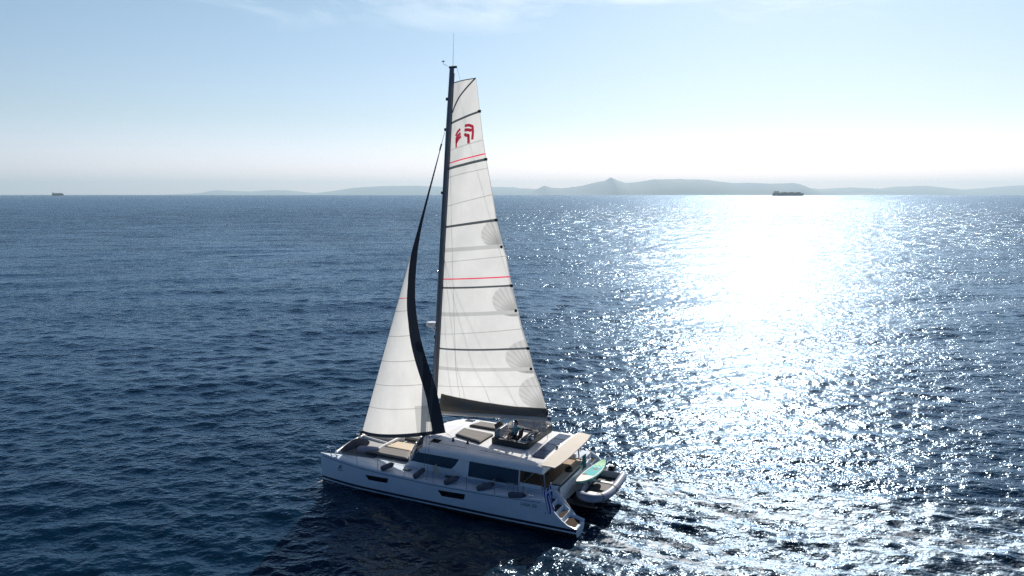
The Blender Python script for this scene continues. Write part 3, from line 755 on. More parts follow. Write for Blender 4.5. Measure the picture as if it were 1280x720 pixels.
mb = MB(); mb.tube([(7.0, 0, 24.42), (6.72, 0, 24.56), (6.72, 0, 24.68)], 0.010, 6); mb.box(6.62, 6.82, -0.01, 0.01, 24.67, 24.71); mb.lathe((6.72, 0, 24.71), [(0.02, 0), (0.04, 0.02), (0.02, 0.05)], 8); B('wind_vane', mb, M['black'], mast)
for z in (20.9, 17.3, 22.6):
    mb = MB(); mb.box(mast_x(z)-0.42, mast_x(z)-0.25, -0.05, 0.05, z-0.08, z+0.08); B('mast_fitting', mb, M['black'], mast)
# radar on a bracket, steaming light under it
mb = MB(); mb.lathe((5.70, -0.02, 9.36), [(0.05, 0), (0.28, 0.02), (0.33, 0.08), (0.33, 0.18), (0.27, 0.25), (0.05, 0.27)], 20); B('radar_dome', mb, M['gel'], mast)
mb = MB(); mb.box(5.55, 6.15, -0.10, 0.10, 9.28, 9.35); mb.tube([(5.65, 0, 9.28), (6.08, 0, 8.95)], 0.03, 8); B('radar_bracket', mb, M['gel'], mast)
mb = MB(); mb.lathe((5.93, 0, 8.62), [(0.05, 0), (0.075, 0.03), (0.075, 0.16), (0.03, 0.2)], 10); B('steaming_light', mb, M['black'], mast)
mb = MB(); mb.lathe((mast_x(12.7)-0.42, 0, 12.62), [(0.03, 0), (0.06, 0.03), (0.06, 0.10), (0.03, 0.12)], 10); B('deck_light', mb, M['steel'], mast)
# spreaders
for z, w_ in ((10.2, 1.15), (15.6, 0.95)):
    for sg in (-1, 1):
        mb = MB(); x = mast_x(z)-0.12
        mb.tube([(x, sg*0.08, z), (x+0.45, sg*w_*0.8, z+0.05)], [0.05, 0.028], 8, squash=(0.5, 1.3))
        if False: B('spreader', mb, M['mast'], mast)
# boom
mb = MB()
rings = []
for t in np.linspace(0, 1, 8):
    x = lerp(6.28, 13.45, t); z = lerp(4.13, 4.78, t)-0.03; y = lerp(0, -0.3, t); ring = []
    for k in range(14):
        a = 2*PI*k/14; ring.append((x, y+0.13*math.cos(a), z+0.15*math.sin(a)))
    rings.append(ring)
mb.loft(rings, closed=True, caps=(True, True)); M['boom'] = mat('pale_boom', (0.50, 0.47, 0.44), 0.4, vary=0.05)
boom = B('boom', mb, M['boom'])
mb = MB(); mb.box(13.40, 13.62, -0.42, -0.20, 4.68, 4.90); mb.tube([(13.5, -0.3, 4.9), (13.55, -0.3, 5.2)], 0.02, 6); B('boom_end_fitting', mb, M['steel'], boom)
# grey lazy bag along the boom: two cloth sides that hold the reefed foot
def bag_top(t): return interp(t, [(0, 5.28), (0.15, 5.20), (0.4, 5.15), (0.7, 5.17), (1, 5.34)])
for sg in (-1, 1):
    rings = []
    for t in np.linspace(0, 1, 26):
        x = lerp(6.34, 13.34, t); zb = lerp(4.20, 4.84, t); zt = bag_top(t); y = lerp(0, -0.3, t)
        ring = []
        for k in range(7):
            s_ = k/6; ring.append((x, y+sg*(0.05+0.21*math.sin(PI*min(1, s_*1.05))**0.8*(1-0.3*s_)+0.012*math.sin(t*40+s_*3)), lerp(zb, zt, s_)))
        rings.append(ring)
    mb = MB(); mb.loft(rings); lb = B('sail_bag', mb, M['bag'], boom, solid=0.01)
    if sg < 0: bag = lb
emblem(boom, 8.05, -0.30, 4.78, 0.26, M['letter'], slope=-0.04)
# standing and running rigging
def line(name, pts, r, m, parent=None):
    mb = MB(); mb.tube(pts, r, 6); return B(name, mb, m, parent)
for sg in (-1, 1):
    line('shroud', [(mast_x(20.8)-0.1, sg*0.1, 20.8), (7.55, sg*3.72, 1.55)], 0.011, M['wire'])
    line('lower_shroud', [(mast_x(12.8)-0.1, sg*0.1, 12.8), (7.3, sg*3.70, 1.55)], 0.009, M['wire'])
FT = (6.77, 0, 20.77); TK = (0.25, 0, 1.80)
line('forestay', [TK, FT], 0.014, M['wire'])
line('forestay_toggle', [(lerp(TK[0], FT[0], s_), 0, lerp(TK[2], FT[2], s_)) for s_ in (0.945, 0.965)], 0.05, M['black'])
mb = MB(); mb.lathe((0.27, 0, 1.76), [(0.06, 0), (0.13, 0.03), (0.13, 0.08), (0.07, 0.12), (0.07, 0.22), (0.13, 0.26), (0.13, 0.30), (0.05, 0.33)], 14); B('furling_drum', mb, M['black'])
line('topping_lift', [(13.5, -0.3, 4.95), (7.6, 0, 24.3)], 0.007, M['wire'])
for sg in (-1, 1):
    for t, zt in ((0.25, 13.5), (0.5, 13.5), (0.75, 13.5)):
        line('lazy_jack', [(lerp(6.34, 13.34, t), sg*0.25-0.3*t, bag_top(t)), (mast_x(zt)+0.0, sg*0.08, zt)], 0.005, M['wire'])
line('mainsheet', [(13.2, -0.3, 4.75), (12.7, -0.4, 3.5)], 0.012, M['rope'])
line('mainsheet', [(13.0, -0.3, 4.75), (12.7, 0.5, 3.5)], 0.012, M['rope'])
line('jib_sheet', [(7.35, -1.3, 3.38), (8.1, -1.72, 3.25)], 0.010, M['rope'])

# lifelines and stanchions round each side deck
for sg in (-1, 1):
    xs = [1.0, 2.9, 4.4, 6.2, 8.1, 10.2, 11.9, 13.5]
    ys = [sg*(hull_center(x)+halfbeam(x)-0.06) for x in xs]
    for x, y in zip(xs[1:], ys[1:]):
        mb = MB(); z = interp(x, SHEER); mb.tube([(x, y, z), (x, y, z+0.66)], 0.014, 8); mb.lathe((x, y, z+0.02), [(0.035, 0), (0.03, 0.04), (0.016, 0.05)], 8); B('stanchion', mb, M['steel'])
    for h_ in (0.63, 0.34):
        line('lifeline', [(x, y, interp(x, SHEER)+h_) for x, y in zip(xs, ys)], 0.005, M['steel'])
# side gate frames by the cockpit
for x in (12.55, 13.15):
    mb = MB(); y = -3.78; mb.tube([(x, y, 1.5), (x+0.02, y, 2.15), (x+0.36, y, 2.15), (x+0.40, y, 1.5)], 0.02, 8); B('side_gate', mb, M['steel'])

# ---------------------------------------------------------------- sails
MAIN = [(7.75,23.50,9.46,-1.2,23.45),(7.53,22.52,9.55,-1.15,22.66),(7.41,21.24,9.63,-1.08,21.69),(7.34,19.71,9.78,-1.0,20.16),(7.28,18.99,9.9,-0.97,19.42),(7.22,18.68,9.94,-0.95,19.12),(7.11,18.18,10.02,-0.92,18.65),(7.03,16.52,10.27,-0.84,17.21),(6.91,15.32,10.48,-0.78,15.81),(6.84,13.96,10.84,-0.72,14.36),(6.83,13.25,11.02,-0.68,13.83),(6.76,12.25,11.22,-0.63,12.68),(6.7,11.73,11.33,-0.61,12.19),(6.62,10.14,11.69,-0.53,10.72),(6.55,8.93,11.91,-0.48,9.78),(6.54,8.05,12.28,-0.44,8.69),(6.46,6.86,12.56,-0.38,7.54),(6.39,5.72,12.93,-0.33,6.6),(6.33,4.95,13.36,-0.30,5.20)]
# what crosses the sail at each row: (material index, half height as a fraction of metres)
MROW = {2: (3, 0.065), 3: (1, 0.022), 4: (5, 0.035), 5: (3, 0.075), 6: (1, 0.022), 7: (1, 0.022), 8: (3, 0.065), 9: (2, 0.12), 10: (1, 0.02), 11: (5, 0.035), 12: (3, 0.055), 13: (2, 0.12), 14: (1, 0.02), 15: (3, 0.05), 16: (2, 0.11), 17: (1, 0.02)}
MPATCH = [(9.55, 0.97, 0.72, 1.05, 14.8), (12.9, 0.97, 0.75, 1.1, 11.45), (15.6, 0.97, 0.85, 1.2, 8.3), (17.4, 0.95, 0.95, 1.15, 6.3)]
def main_pt(i, u, off=0.0):
    """i: row position (float), u: 0 luff .. 1 leech"""
    k = min(int(i), len(MAIN)-2); t = i-k
    q = [lerp(a, b, t) for a, b in zip(MAIN[k], MAIN[k+1])]
    lx = lerp(mast_x(q[1])+0.03, q[0], 0.0)
    camber = 0.085*(q[2]-lx)*(0.6+0.4*(i/18))*min(1, (18-i)/2.2)
    c = -camber*(4*u*(1-u))**0.85*(1.25-0.5*u)
    x = lerp(lx, q[2], u); z = lerp(q[1], q[4], u)
    if i < 1: z += 0.0
    y = lerp(0, q[3], u)+c
    # gentle vertical drape
    y += 0.018*math.sin(u*9+i*2.1)*u*(1-u)*4
    return Vector((x, y-off, z))
rowpos = [0.0]; rowmat = []
for k in range(0, 18):
    L0 = abs(MAIN[k][1]-MAIN[k+1][1])
    a = k + (MROW[k][1]/L0 if k in MROW else 0); b = k+1-(MROW[k+1][1]/L0 if (k+1) in MROW else 0)
    if a > rowpos[-1]+1e-6:
        rowmat.append(MROW[k][0]); rowpos.append(a)
    nseg = max(2, int(L0/0.12))
    for s_ in range(1, nseg+1): rowpos.append(lerp(a, b, s_/nseg)); rowmat.append(0)
    if k+1 in MROW: rowpos.append(k+1.0); rowmat.append(MROW[k+1][0])
NU = 72
mb = MB()
def mfn(i, j):
    u = (j+0.5)/NU; rp = (rowpos[i]+rowpos[i+1])/2
    m_ = rowmat[i]
    p = main_pt(rp, u)
    if m_ == 0 and u > 0.985: return 1
    return m_
mb.loft([[main_pt(rp, j/NU) for j in range(NU+1)] for rp in rowpos], mifn=mfn)
M['sailmain'] = cloth_mat('white_mainsail_cloth', (0.63, 0.64, 0.63), 0.62, vary=0.06)
def fan_patches(m, P):
    t = m.node_tree; n = t.nodes.new; l = t.links.new
    sc = [q for q in t.nodes if q.type == 'VECT_MATH'][0]; dst = [k.to_socket for k in list(sc.outputs[0].links)]
    tc_ = n('ShaderNodeTexCoord'); se = n('ShaderNodeSeparateXYZ'); l(tc_.outputs['Object'], se.inputs[0])
    def mt(op, a, b=None):
        q = n('ShaderNodeMath'); q.operation = op
        for i, v in enumerate((a, b)):
            if v is None: continue
            if isinstance(v, (int, float)): q.inputs[i].default_value = v
            else: l(v, q.inputs[i])
        return q.outputs[0]
    tot = None
    for xc, zc, rx, rz in P:
        dx = mt('SUBTRACT', xc-8, se.outputs['X']); dz = mt('SUBTRACT', se.outputs['Z'], zc)
        ex = mt('DIVIDE', mt('ADD', dx, mt('MULTIPLY', dz, 0.20)), rx); ez = mt('DIVIDE', dz, rz)
        d2 = mt('ADD', mt('MULTIPLY', ex, ex), mt('MULTIPLY', ez, ez))
        mr = n('ShaderNodeMapRange'); l(d2, mr.inputs['Value']); mr.inputs['From Min'].default_value = 1.04; mr.inputs['From Max'].default_value = 0.96; mr.inputs['To Min'].default_value = 0; mr.inputs['To Max'].default_value = 1
        an = mt('ARCTAN2', mt('ADD', dz, rz*0.95), mt('ADD', dx, 0.12))
        st_ = mt('MULTIPLY', mt('ADD', mt('SINE', mt('MULTIPLY', an, 34)), 1), 0.06)
        cor = n('ShaderNodeMapRange'); l(mt('SQRT', mt('ADD', mt('POWER', mt('ADD', dz, rz*0.85), 2), mt('POWER', dx, 2))), cor.inputs['Value']); cor.inputs['From Min'].default_value = 0.25; cor.inputs['From Max'].default_value = 1.0; cor.inputs['To Min'].default_value = 0.28; cor.inputs['To Max'].default_value = 0
        v = mt('MULTIPLY', mr.outputs[0], mt('ADD', mt('ADD', st_, 0.17), cor.outputs[0]))
        tot = v if tot is None else mt('MAXIMUM', tot, v)
    f = mt('SUBTRACT', 1, tot)
    s2 = n('ShaderNodeVectorMath'); s2.operation = 'SCALE'; l(sc.outputs[0], s2.inputs[0]); l(f, s2.inputs['Scale'])
    for d in dst: l(s2.outputs[0], d)
fan_patches(M['sailmain'], [(10.65, 15.1, 1.15, 0.85), (11.5, 11.4, 1.35, 0.95), (12.4, 8.25, 1.45, 1.0), (13.15, 6.2, 1.5, 1.05)])
main = B('mainsail', mb, [M['sailmain'], M['seam'], M['reefband'], M['batten'], M['uv'], M['redcloth']], auto=180)
mb = MB(); rib = []
for k in range(26):
    t = k/25; rp = lerp(1.55, 0.02, t**0.8); u_ = lerp(0.02, 0.985, t)
    rib.append([main_pt(max(0, rp-0.03), max(0, u_-0.025), 0.012), main_pt(rp+0.03, min(1, u_+0.025), 0.012)])
mb.loft(rib); B('head_batten', mb, M['batten'], main, smooth=False)
mb = MB(); mb.loft([[main_pt(0, u_, 0.0)+Vector((0, -0.012, 0)), main_pt(0.06, u_, 0.012)] for u_ in np.linspace(0, 1, 14)]); B('head_board', mb, M['batten'], main, smooth=False)
# batten ends and slugs
for k in (2, 5, 8, 12, 15):
    mb = MB(); p = main_pt(k, 1.0); mb.box(p.x-0.12, p.x+0.05, p.y-0.03, p.y+0.03, p.z-0.07, p.z+0.07); B('batten_end', mb, M['black'], main)
for zc, k in ((9.7, 9), (13.1, 12.95), (15.9, 16), ):
    mb = MB(); p = main_pt(k if k != 9 else 9.05, 0.985); mb.lathe((p.x-0.05, p.y-0.01, p.z), [(0.06, -0.012), (0.09, 0), (0.06, 0.012)], 14, axis='y'); B('reef_cringle', mb, M['black'], main)
# red sail mark
def mark(pts, wd):
    """pts in photo-like sail coordinates: u across, metres down from row 2"""
    mb = MB(); P = []
    for a, b in pts:
        base = main_pt(2, a); P.append((a, b))
    L_, R_ = [], []
    for n_, (a, b) in enumerate(P):
        ra = rowof(a, b-wd); rb = rowof(a, b+wd)
        L_.append(main_pt(ra, a, 0.012)); R_.append(main_pt(rb, a, 0.012))
    mb.loft([[l_, r_] for l_, r_ in zip(L_, R_)])
    return mb
def rowof(u, d):
    z2 = main_pt(2, u).z-d; lo, hi_ = 2.0, 5.0
    for _ in range(30):
        m_ = (lo+hi_)/2
        if main_pt(m_, u).z > z2: lo = m_
        else: hi_ = m_
    return lo
def stroke(pts, wd):
    """ribbon following (u, depth) points with constant width, laid just off the cloth"""
    W2 = 2.25     # sail width here in metres
    out_ = []
    for n_, (a, b) in enumerate(pts):
        p0 = pts[max(n_-1, 0)]; p1 = pts[min(n_+1, len(pts)-1)]
        dx, dz = (p1[0]-p0[0])*W2, p1[1]-p0[1]; l_ = math.hypot(dx, dz) or 1
        nx_, nz_ = -dz/l_*wd, dx/l_*wd
        row = []
        for s_ in (-1, 1):
            uu, dd = a+s_*nx_/W2, b+s_*nz_
            row.append(main_pt(rowof(uu, dd), uu, 0.014))
        out_.append(row)
    return out_
mb = MB()
def dens(pts, n=7):
    o = []
    for (a, b), (c, d) in zip(pts, pts[1:]):
        for t in np.linspace(0, 1, n, endpoint=False): o.append((lerp(a, c, t), lerp(b, d, t)))
    return o+[pts[-1]]
SM = [
    ([(0.10, 0.84), (0.15, 0.66), (0.24, 0.55)], .05), ([(0.10, 1.02), (0.18, 0.86), (0.25, 0.78)], .055), ([(0.11, 1.24), (0.18, 1.06), (0.26, 0.96)], .055), ([(0.11, 1.02), (0.12, 1.5)], .04),
    ([(0.38, 0.48), (0.50, 0.52), (0.60, 0.66), (0.60, 0.95), (0.57, 1.35)], .05), ([(0.37, 0.70), (0.48, 0.76), (0.57, 0.86)], .055), ([(0.37, 0.90), (0.41, 1.02), (0.48, 1.06), (0.47, 1.5)], .055)]
for pts, wd in SM: mb.loft(stroke(dens([(a*1.10+0.09, b) for a, b in pts]), wd*1.5))
B('sail_emblem', mb, M['redcloth'], main, smooth=False)

JIBE = [(6.77,0,20.77),(6.36,-0.35,18.72),(5.86,-0.7,16.43),(5.64,-0.95,15.05),(5.5,-1.15,13.67),(5.48,-1.4,11.82),(5.63,-1.55,10.45),(5.91,-1.6,9.01),(6.35,-1.6,7.59),(6.84,-1.55,6.2),(7.13,-1.45,4.77),(7.35,-1.3,3.36)]
def smooth_pl(P, s):
    """Catmull-Rom along the leech"""
    n = len(P)-1; q = s*n; k = min(int(q), n-1); t = q-k
    p0, p1, p2, p3 = [Vector(P[max(0, min(n, k+d))]) for d in (-1, 0, 1, 2)]
    return 0.5*((2*p1)+(p2-p0)*t+(2*p0-5*p1+4*p2-p3)*t*t+(3*p1-p0-p2*3+p3)*t*t*t)
def jib_pt(s, w_, off=0.0):
    """s: 0 head .. 1 foot; w_: 0 luff .. 1 leech"""
    ly = interp(lerp(20.77, 1.93, s**1.03), [(1.93, 541), (3.5, 517), (5.2, 485), (6.78, 454), (8.4, 422), (10.86, 373), (14.02, 310), (16.4, 262), (18.7, 210), (20.77, 165)])
    le = smooth_pl(JIBE, interp(ly, [(165, 0), (210, 1), (260, 2), (290, 3), (320, 4), (360, 5), (390, 6), (421, 7), (452, 8), (482, 9), (512, 10), (541, 11)])/11)
    # pair luff points so that seams lie nearly level
    zl = lerp(20.77, 1.93, s**1.03)
    tt = (zl-TK[2])/(FT[2]-TK[2]); lu = Vector((lerp(TK[0], FT[0], tt), 0, zl))
    p = lu.lerp(le, w_)
    chord = (le-lu).length
    p.y -= 0.11*chord*(4*w_*(1-w_))*(1.2-0.4*w_)*0.9
    if s > 0.9: p.z -= 0.0
    p.z -= 0.16*max(0, (s-0.86)/0.14)**1.5*4*w_*(1-w_)*0.6
    p.y -= off
    return p
seams = [0.536, 0.58, 0.664, 0.749, 0.831, 0.912]
rv = [0.0]; rm = []
for a, b in zip([0.0]+seams, seams+[1.0]):
    a2 = a+0.0013 if a > 0 else 0.0; b2 = b-0.0013 if b < 1 else 1.0
    if a > 0: rm.append(4 if a == 0.536 else 1); rv.append(a2)
    n_ = max(4, int((b2-a2)*150))
    for k in range(1, n_+1): rv.append(lerp(a2, b2, k/n_)); rm.append(0)
NB = 4; NWJ = 46; NSTR = 4
for k in range(NB): rm.append(2)
def jw(s, j):
    le = jib_pt(s, 1); lu = jib_pt(s, 0); ch = max((le-lu).length, 0.02)
    w0 = 1-interp(s, [(0, 0.999), (0.35, 0.999), (0.39, 0.85), (0.43, 0.62), (0.49, 0.43), (0.62, 0.27), (0.77, 0.185), (0.88, 0.135), (1, 0.115)])
    return w0*j/NWJ if j <= NWJ else lerp(w0, 1, (j-NWJ)/NSTR)
rows_ = []
def fband(w_): return lerp(0.17, 0.40, w_)/18.8
for r_i in range(len(rm)+1):
    ring = []
    for j in range(NWJ+NSTR+1):
        if r_i < len(rv):
            r = rv[r_i]; w_ = jw(r, j); s_ = r*(1-fband(w_)*r)
        else:
            k = (r_i-len(rv)+1)/NB; w_ = jw(1.0, j); s_ = lerp(1-fband(w_), 1, k)
        ring.append(jib_pt(s_, w_))
    rows_.append(ring)
def jfn(i, j):
    if j >= NWJ or rm[i] == 2: return 2
    r = (rv[i]+rv[i+1])/2
    if r > 0.905 and j >= NWJ-8 and rm[i] != 1: return 3
    return rm[i]
mb = MB(); mb.loft(rows_, mifn=jfn)
B('jib', mb, [M['sail'], M['seam'], M['uv'], M['reefband'], M['redcloth']], auto=180)

# ================================================================ loose things aboard
def cushion(name, quad_, z, th, label, cat, m=M['greycush'], group=None, under=M['dkcush'], seams_=3):
    """quad_: four (x, y) corners; top fabric over a dark edge band"""
    cx_ = sum(p[0] for p in quad_)/4; cy_ = sum(p[1] for p in quad_)/4
    zf = z if callable(z) else (lambda x, y: z)
    t = thing(name, label, cat, (cx_, cy_, zf(cx_, cy_)), group)
    def pt(u, v, dz, inset=0):
        a, b, c, d = quad_
        x = lerp(lerp(a[0], b[0], u), lerp(d[0], c[0], u), v); y = lerp(lerp(a[1], b[1], u), lerp(d[1], c[1], u), v)
        x = cx_+(x-cx_)*(1-inset); y = cy_+(y-cy_)*(1-inset)
        return (x, y, zf(x, y)+dz)
    mb = MB(); P = [pt(u, v, 0) for u, v in ((0, 0), (1, 0), (1, 1), (0, 1))]; Q = [pt(u, v, th*0.55) for u, v in ((0, 0), (1, 0), (1, 1), (0, 1))]
    mb.hexa(P, Q); build('cushion_base', mb, under, t, bevel=0.02)
    mb = MB(); NN = 24
    rings = []
    for i in range(NN+1):
        v = i/NN; r = []
        for j in range(NN+1):
            u = j/NN
            e = min(1, min(u, 1-u, v, 1-v)*14)
            se = 0.012*math.exp(-((v*seams_) % 1-0.0)**2/0.003) if 0.05 < v < 0.95 else 0
            r.append(pt(u, v, th*0.56+th*0.45*e**0.5-se, 0.0))
        rings.append(r)
    mb.loft(rings); build('cushion_top', mb, m, t)
    return t
roofz = lambda x, y: 3.17-0.07*(abs(y)/2.3)**2
cushion('sun_pad', [(7.85, -1.05), (9.75, -1.55), (9.85, -0.05), (7.75, 0.15)], lambda x, y: roofz(x, y)-0.01+0.05*max(0, 8.3-x), 0.15, 'grey ribbed sun pad on the cabin roof, the nearer of the two beside the mast', 'sun pad', group='sun pads on the cabin roof')
cushion('sun_pad', [(7.75, 0.85), (9.95, 0.75), (9.95, 1.75), (8.0, 1.85)], lambda x, y: roofz(x, y)-0.01, 0.15, 'grey sun pad on the far side of the cabin roof, under the boom', 'sun pad', group='sun pads on the cabin roof')
cushion('lounge_cushion', [(2.25, -2.25), (5.35, -2.25), (4.85, -1.15), (2.45, -1.15)], 1.60, 0.20, 'large dark grey lounge cushion on the foredeck along the near hull', 'cushion', group='foredeck cushions')
cushion('lounge_cushion', [(2.75, -0.95), (4.75, -1.0), (4.55, 0.15), (2.95, 0.15)], 1.62, 0.12, 'cream square cushion in the middle of the foredeck lounge', 'cushion', m=M['creamcush'], group='foredeck cushions', under=M['gel'])
cushion('lounge_cushion', [(3.15, 0.65), (4.7, 0.65), (4.6, 1.5), (3.2, 1.5)], 1.62, 0.26, 'grey lounge cushion at the far side of the foredeck, half behind the jib foot', 'cushion', group='foredeck cushions')
# white backrest bar between the foredeck cushions
mb = MB(); mb.tube([(2.72, -2.0, 1.72), (2.78, -1.0, 1.80), (2.86, 0.2, 1.82), (3.0, 1.3, 1.80)], 0.09, 10); B('lounge_backrest', mb, M['gel'])
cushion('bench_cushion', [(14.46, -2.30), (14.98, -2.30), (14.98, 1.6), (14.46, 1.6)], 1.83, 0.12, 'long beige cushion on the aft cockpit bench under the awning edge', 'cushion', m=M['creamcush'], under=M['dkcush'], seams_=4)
cushion('bench_cushion', [(10.55, 2.02), (12.35, 2.02), (12.35, 2.45), (10.55, 2.45)], FZ+0.30, 0.12, 'dark grey cushion on the far bench of the flybridge behind the vinyl curtain', 'cushion', group='flybridge cushions')
cushion('bench_cushion', [(11.97, -0.85), (12.40, -0.85), (12.40, 1.9), (11.97, 1.9)], FZ+0.30, 0.12, 'dark grey cushion across the aft bench of the flybridge', 'cushion', group='flybridge cushions')
cushion('sun_pad', [(10.0, 0.35), (10.42, 0.3), (10.42, 2.2), (10.05, 2.2)], lambda x, y: roofz(x, y)-0.01, 0.38, 'grey raised backrest pad at the front edge of the flybridge', 'sun pad')

# fenders lying on the port side deck edge
FEN = [((4.66, -4.02, 1.66), (5.02, -3.42, 1.78), 'front-most grey fender on the near rail, just aft of the foredeck cushion'),
       ((6.92, -4.08, 1.58), (7.12, -3.30, 1.82), 'grey fender on the near rail below the forward cabin window, steepest tilted of the row'),
       ((8.85, -4.05, 1.58), (9.38, -3.38, 1.75), 'grey fender on the near rail above the aft hull window'),
       ((10.85, -4.02, 1.60), (11.55, -3.35, 1.76), 'grey fender on the near rail below the large cabin side window'),
       ((12.72, -4.02, 1.62), (13.62, -3.82, 1.66), 'grey fender lying flat along the near rail beside the cockpit, last before the flag')]
for a, b, lab in FEN:
    a = Vector(a); b = Vector(b); d = b-a; Ln = d.length; d.normalize()
    b = a+d*max(Ln, 0.80); Ln = (b-a).length
    t = thing('fender', lab, 'fender', tuple((a+b)/2), 'grey fenders along the near rail')
    mb = MB(); r = 0.155
    mb.tube([a+d*Ln*s_ for s_ in (0, 0.03, 0.10, 0.2, 0.5, 0.8, 0.88)], [r*q for q in (0.45, 0.8, 0.97, 1, 1, 1, 0.93)], 18); build('fender_cover', mb, M['fender'], t, auto=60)
    mb = MB(); mb.tube([a+d*Ln*s_ for s_ in (0.88, 0.95, 0.99, 1.04)], [r*0.90, r*0.7, r*0.35, r*0.25], 14); build('fender_end', mb, M['fend_end'], t, auto=60)
    mb = MB(); e = a+d*Ln*1.03; mb.tube([e, e+Vector((0.02, 0.0, 0.25)), (e.x+0.05, -hull_center(e.x)-halfbeam(e.x)+0.06, interp(e.x, SHEER)+0.62)], 0.010, 6); build('fender_rope', mb, M['rope'], t)

# folded sail bag on the trampoline and a rolled pale bag beside it
def lump(name, rings_, m, label, cat, base):
    mb = MB(); rr = []
    for i, (x, y, z, ry, rz) in enumerate(rings_):
        g = []
        for k in range(18):
            a = 2*PI*k/18
            n_ = 1+0.10*math.sin(3*a+i*1.3)+0.07*math.sin(7*a+i*2.7)
            g.append((x+0.03*math.sin(a*2+i), y+ry*math.cos(a)*n_, z+max(-0.9, math.sin(a))*rz*n_))
        rr.append(g)
    mb.loft(rr, closed=True, caps=(True, True)); o = build(name, mb, m, base=base, auto=70); q = o.modifiers.new('sub', 'SUBSURF'); q.levels = 1; q.render_levels = 2
    return tag(o, label, cat)
M['bagblue'] = mat('slate_bag_cloth', (0.055, 0.065, 0.095), 0.9, vary=0.35, vscale=2.2, bump=0.6, bscale=7)
M['bagpale'] = mat('pale_lilac_bag_cloth', (0.34, 0.33, 0.40), 0.9, vary=0.1, vscale=3, bump=0.4, bscale=8)
lump('sail_sack', [(0.80, -2.75, 1.72, 0.10, 0.08), (0.95, -2.55, 1.80, 0.26, 0.18), (1.10, -2.2, 1.88, 0.34, 0.28), (1.2, -1.8, 1.92, 0.36, 0.34), (1.35, -1.45, 1.88, 0.32, 0.30), (1.5, -1.1, 1.78, 0.26, 0.20), (1.55, -0.9, 1.72, 0.10, 0.08)], M['bagblue'], 'dark slate sail sack heaped on the front trampoline by the near bow', 'sail bag', (1.2, -1.8, 1.6))
lump('rolled_sail', [(1.6, -2.15, 1.78, 0.08, 0.08), (1.7, -2.12, 1.80, 0.17, 0.17), (2.1, -2.02, 1.80, 0.19, 0.18), (2.6, -1.92, 1.80, 0.19, 0.18), (2.9, -1.85, 1.80, 0.17, 0.16), (3.0, -1.83, 1.80, 0.08, 0.08)], M['bagpale'], 'pale lilac rolled sail cover lying between the dark sack and the grey foredeck cushion', 'sail cover', (2.3, -2.0, 1.6))

# coils of rope on the side deck
for x, y, lab in ((7.75, -3.25, 'cream coil of mooring rope hanging beside the forward cabin window'),):
    mb = MB()
    for k in range(6):
        mb.tube([(x+k*0.05+0.10*math.cos(a), y-0.02*k, 1.86+0.26*math.sin(a)) for a in np.linspace(0, 2*PI, 18, endpoint=False)], 0.016, 6, closed=True)
    mb.tube([(x+0.12, y, 2.1), (x+0.12, y, 2.2)], 0.03, 6)
    tag(build('rope_coil', mb, M['rope'], base=(x, y, 1.5)), lab, 'rope coil')
mb = MB()
for k in range(5):
    mb.tube([(14.70+(0.20-0.012*k)*math.cos(a), -0.35+(0.24-0.012*k)*math.sin(a), 1.97+0.035*k) for a in np.linspace(0, 2*PI, 20, endpoint=False)], 0.024, 6, closed=True)
M['ropedk'] = mat('dark_rope', (0.04, 0.035, 0.03), 0.9)
tag(build('rope_coil', mb, M['ropedk'], base=(14.70, -0.35, 2.1)), 'dark ring of coiled rope lying on the beige cockpit bench cushion', 'rope coil')

# cockpit table
t = thing('cockpit_table', 'low wooden table in the shade of the cockpit behind the side opening', 'table', (13.45, -0.9, 1.56))
mb = MB(); mb.box(12.95, 13.95, -1.75, 0.1, 2.20, 2.25); build('table_top', mb, M['teak'], t, bevel=0.015)
for y in (-1.4, -0.3): mb = MB(); mb.tube([(13.45, y, 1.56), (13.45, y, 2.2)], 0.045, 10); build('leg', mb, M['alu'], t)
# striped flag on a staff at the port quarter
t = thing('ensign', 'blue and white striped flag hanging from a slanted staff at the near stern quarter', 'flag', (14.75, -3.86, 1.6))
mb = MB(); mb.tube([(14.65, -3.80, 1.55), (15.10, -3.95, 2.62)], 0.018, 8); mb.lathe((15.10, -3.95, 2.62), [(0.02, 0), (0.035, 0.02), (0.02, 0.05)], 10); build('flagstaff', mb, M['boardw'], t)
NFU, NFV = 36, 40
def flag_pt(u, v):
    # u along the hoist (from the top of the staff down), v along the fly: the cloth droops and folds
    hx, hy, hz = lerp(15.10, 14.66, u), lerp(-3.94, -3.87, u), lerp(2.55, 2.12, u)
    x = hx+0.30*v*(1-0.4*u)+0.05*math.sin(6*v+5*u); y = hy-0.06-0.10*math.sin(9*u+3*v)*(0.25+v)-0.10*v
    z = hz-1.22*v+0.05*math.sin(7*u)
    return (x, y, z)
def ffn(i, j):
    u = (i+0.5)/NFU; v = (j+0.5)/NFV
    s = int(u*9)
    if v < 0.37 and s < 5:
        if abs(u*9-2.5) < 0.5 or abs(v/0.37*5-2.5) < 0.5: return 1
        return 0
    return s % 2
mb = MB(); mb.loft([[flag_pt(i/NFU, j/NFV) for j in range(NFV+1)] for i in range(NFU+1)], mifn=ffn); build('flag_cloth', mb, [M['fblue'], M['fwhite']], t, solid=0.004)

